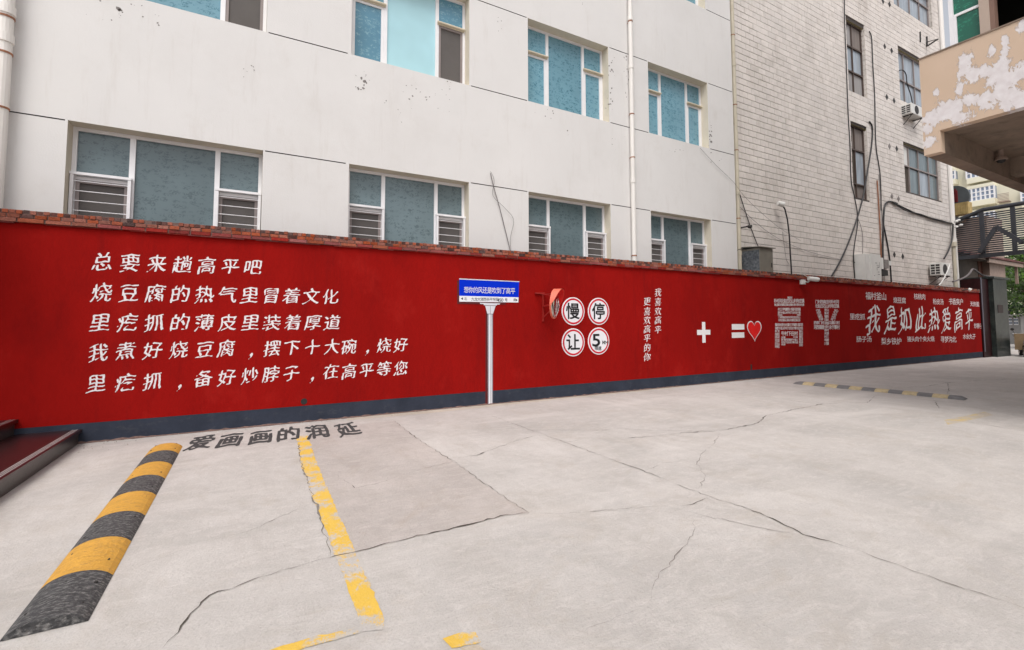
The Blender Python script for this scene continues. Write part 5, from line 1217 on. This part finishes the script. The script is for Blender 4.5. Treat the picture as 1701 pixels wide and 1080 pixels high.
# ------------------------------------------------------------------ TAN BUILDING (upper right)
def tan_mat():
    m = bpy.data.materials.new('peeling_tan_paint'); m.use_nodes = True; n = m.node_tree.nodes; L = m.node_tree.links; b = n['Principled BSDF']; b.inputs['Roughness'].default_value = .8
    geo = n.new('ShaderNodeNewGeometry'); acc = None
    blobs = [(1605, 101, 12, 1.5), (1617, 124, 13, 1.2), (1600, 118, 9, 1.2), (1647, 86, 8, 1.4), (1670, 68, 5, 2.2), (1668, 90, 7, 2), (1664, 108, 11, 1), (1676, 130, 24, 1), (1638, 118, 13, 1), (1655, 118, 14, 1), (1650, 132, 10, 1), (1676, 160, 20, 1), (1696, 166, 22, 1), (1695, 120, 14, 1.3), (1572, 184, 22, 1), (1587, 176, 20, .9), (1552, 198, 18, 1), (1593, 146, 6, 2.4), (1632, 163, 14, .8), (1611, 166, 14, .8), (1543, 237, 11, 1), (1555, 153, 5, 1.5), (1540, 213, 10, 1.2), (1598, 196, 16, .8), (1648, 160, 12, .8), (1700, 45, 9, 1.4), (1640, 176, 9, 1)]
    nz = n.new('ShaderNodeTexNoise'); nz.inputs['Scale'].default_value = 7; nz.inputs['Detail'].default_value = 9; nz.inputs['Roughness'].default_value = .78; nz.inputs['Distortion'].default_value = .9; mz = n.new('ShaderNodeMapping'); mz.inputs['Scale'].default_value = (1, 1.35, .8); mz.inputs['Rotation'].default_value = (.5, 0, 0); L.new(geo.outputs['Position'], mz.inputs[0]); L.new(mz.outputs[0], nz.inputs[0])
    for (px, py, r, asp) in blobs:
        p = onX(px, py, 8.8); k = .0072
        mp = n.new('ShaderNodeMapping'); mp.vector_type = 'POINT'; sx = 1/(r*k); sz = 1/(r*k*asp); mp.inputs['Scale'].default_value = (0, sx, sz); mp.inputs['Location'].default_value = (0, -p.y*sx, -p.z*sz)
        L.new(geo.outputs['Position'], mp.inputs[0]); ln = n.new('ShaderNodeVectorMath'); ln.operation = 'LENGTH'; L.new(mp.outputs[0], ln.inputs[0])
        v = ln.outputs['Value']
        if acc is None: acc = v
        else: mn = n.new('ShaderNodeMath'); mn.operation = 'SMOOTH_MIN'; mn.inputs[2].default_value = .15; L.new(acc, mn.inputs[0]); L.new(v, mn.inputs[1]); acc = mn.outputs[0]
    ad = n.new('ShaderNodeMath'); ad.operation = 'MULTIPLY_ADD'; ad.inputs[1].default_value = 4.6; L.new(nz.outputs[0], ad.inputs[0]); L.new(acc, ad.inputs[2])
    r = n.new('ShaderNodeMapRange'); r.inputs[1].default_value = 3.30; r.inputs[2].default_value = 3.24; L.new(ad.outputs[0], r.inputs[0])
    rh = n.new('ShaderNodeMapRange'); rh.inputs[1].default_value = 3.44; rh.inputs[2].default_value = 3.34; L.new(ad.outputs[0], rh.inputs[0])
    n2 = n.new('ShaderNodeTexNoise'); n2.inputs['Scale'].default_value = 2.2; n2.inputs['Detail'].default_value = 4; L.new(geo.outputs['Position'], n2.inputs[0])
    t = n.new('ShaderNodeMix'); t.data_type = 'RGBA'; L.new(n2.outputs[0], t.inputs[0]); t.inputs[6].default_value = (.53, .395, .28, 1); t.inputs[7].default_value = (.60, .455, .345, 1)
    e = n.new('ShaderNodeMix'); e.data_type = 'RGBA'; L.new(rh.outputs[0], e.inputs[0]); L.new(t.outputs[2], e.inputs[6]); e.inputs[7].default_value = (.47, .35, .26, 1)
    n3 = n.new('ShaderNodeTexNoise'); n3.inputs['Scale'].default_value = 14; n3.inputs['Detail'].default_value = 6; L.new(geo.outputs['Position'], n3.inputs[0])
    wc_ = n.new('ShaderNodeMix'); wc_.data_type = 'RGBA'; L.new(n3.outputs[0], wc_.inputs[0]); wc_.inputs[6].default_value = (.56, .50, .49, 1); wc_.inputs[7].default_value = (.78, .76, .76, 1)
    x = n.new('ShaderNodeMix'); x.data_type = 'RGBA'; L.new(r.outputs[0], x.inputs[0]); L.new(e.outputs[2], x.inputs[6]); L.new(wc_.outputs[2], x.inputs[7]); L.new(x.outputs[2], b.inputs['Base Color'])
    bp = n.new('ShaderNodeBump'); bp.inputs['Strength'].default_value = .6; bp.inputs['Distance'].default_value = .012; bp.invert = True; L.new(r.outputs[0], bp.inputs['Height']); L.new(bp.outputs[0], b.inputs['Normal'])
    return m
M_tan = tan_mat()
tn_ = thing('tan_building', (14, -3, 0), 'tan building with peeling painted parapet overhanging from the upper right', 'building')
PX, PY, Z0, Z1, ZB = 8.8, 3.08, 4.32, 5.485, 4.0
mb = MB(); mb.box(PX, PX+.14, -9, PY, Z0, Z1); mb.box(PX, PX+.14, 2.88, PY, ZB, Z0-.0005); mb.build('parapet', M_tan, tn_)
mb = MB(); mb.box(PX-.012, PX+.16, -9, PY+.012, Z1+.001, Z1+.022); mb.build('parapet_cap', M_soffit, tn_)
mb = MB(); mb.box(PX+.141, 17, 2.88, PY, ZB, Z1); mb.build('edge_beam', M_soffit, tn_)
mb = MB(); mb.box(PX+.141, 17, -9, 2.879, Z0+.05, Z0+.20); mb.build('soffit', M_soffit, tn_)
for xx in (11.6, 14.4): mb = MB(); mb.box(xx, xx+.3, -9, 2.878, Z0-.25, Z0+.049); mb.build('cross_beam', M_soffit, tn_)
mb = MB(); mb.box(PX+.141, PX+.35, -9, 2.878, Z0-.0, Z0+.049); mb.build('drip_beam', M_soffit, tn_)
mb = MB(); mb.box(10.4, 17, -12, -.2, 0, Z0+.04); mb.build('ground_floor_wall', M_col, tn_)
mb = MB(); mb.box(16.2, 16.8, 2.2, 2.8, 0, Z0+.04); mb.build('column', M_col, tn_)
# upper enclosure
GZ0, GZ1 = Z1+.023, 7.25
post_y = 2.72
mb = MB(); mb.box(PX+.03, PX+.09, post_y-.05, post_y, GZ0, GZ1); mb.build('corner_post', M_alu, tn_)
f = MB(); cz = onX(1600, 60, PX+.05).z
f.box(PX+.035, PX+.085, 2.392, post_y-.051, GZ0+.42, GZ0+.455); f.box(PX+.035, PX+.085, 2.392, post_y-.051, GZ1-.05, GZ1); f.box(PX+.035, PX+.085, 2.64, post_y-.051, GZ0+.001, GZ0+.419)
fr = f.build('window_frame', M_alu, tn_)
mb = MB(); mb.box(PX+.055, PX+.065, 2.392, post_y-.04, GZ0, GZ1-.04); mb.build('pane', G_green, fr)
mb = MB(); mb.box(PX+.005, PX+.13, 2.285, 2.39, GZ0, GZ1); mb.build('pier', M_col, tn_)
mb = MB(); mb.box(PX+.006, PX+.13, 2.235, 2.284, GZ0, GZ1); mb.build('jamb', M_coledge, tn_)
f = MB(); f.box(PX+.03, PX+.08, .2, 2.234, GZ0+.60, GZ0+.64); f.box(PX+.03, PX+.08, .2, 2.234, GZ1-.05, GZ1); fr2 = f.build('window_frame', M_alu, tn_)
mb = MB(); mb.box(PX+.05, PX+.06, .2, 2.232, GZ0+.64, GZ1-.05); mb.build('pane', G_green, fr2)
mb = MB(); mb.box(PX+.006, PX+.13, -9, .199, GZ0, GZ1); mb.build('upper_wall', M_tan, tn_)
# side glazing facing the red wall
mb = MB(); mb.box(PX+.131, 17, post_y-.03, post_y-.02, GZ0, GZ1); mb.build('side_pane', G_green, tn_)
mb = MB(); mb.box(PX+.0, 17, -9, 2.9, GZ1+.001, GZ1+.25); mb.build('floor_slab', M_col, tn_)
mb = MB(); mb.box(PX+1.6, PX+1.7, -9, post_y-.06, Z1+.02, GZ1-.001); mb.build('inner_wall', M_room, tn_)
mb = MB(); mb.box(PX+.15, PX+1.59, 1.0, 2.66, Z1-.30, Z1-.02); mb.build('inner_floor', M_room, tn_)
mb = MB(); mb.box(PX+.05, 17, -9, 2.7, GZ1+.251, 12.5); mb.build('unseen_shade_storeys', M_col, tn_)  # out-of-view storeys added to block sky light from the wall
mb = MB(); mb.box(17.01, 27.5, -12, 1.9, 0, 8.6); mb.build('unseen_shade_wing', M_col, tn_)  # unseen block added opposite to darken the right part of the red wall
# dome lamp under the soffit
lx = 10.3; p = onX(1663, 268, lx)
pz = Z0+.05; d = ray(1663, 266); tt = (pz-.17-EYE.z)/d.z; pc = EYE+d*tt
dl = thing('soffit_camera', (pc.x, pc.y, pz), 'pale dome camera fixed under the tan building overhang', 'camera')
mb = MB(); mb.tube([(pc.x, pc.y, pz), (pc.x, pc.y, pz-.10)], .035, 10); mb.build('stem', M_fascia, dl)
mb = MB(); mb.lathe((pc.x, pc.y, pz-.10), (0, 0, -1), [(0, .03), (.02, .07), (.07, .085), (.075, .07)], 18); mb.build('housing', M_fascia, dl)
mb = MB(); mb.lathe((pc.x, pc.y, pz-.175), (0, 0, -1), [(0, .06), (.03, .045), (.045, .02)], 16); mb.build('dome', M_iron, dl)

bpy.data.objects.remove(_to)
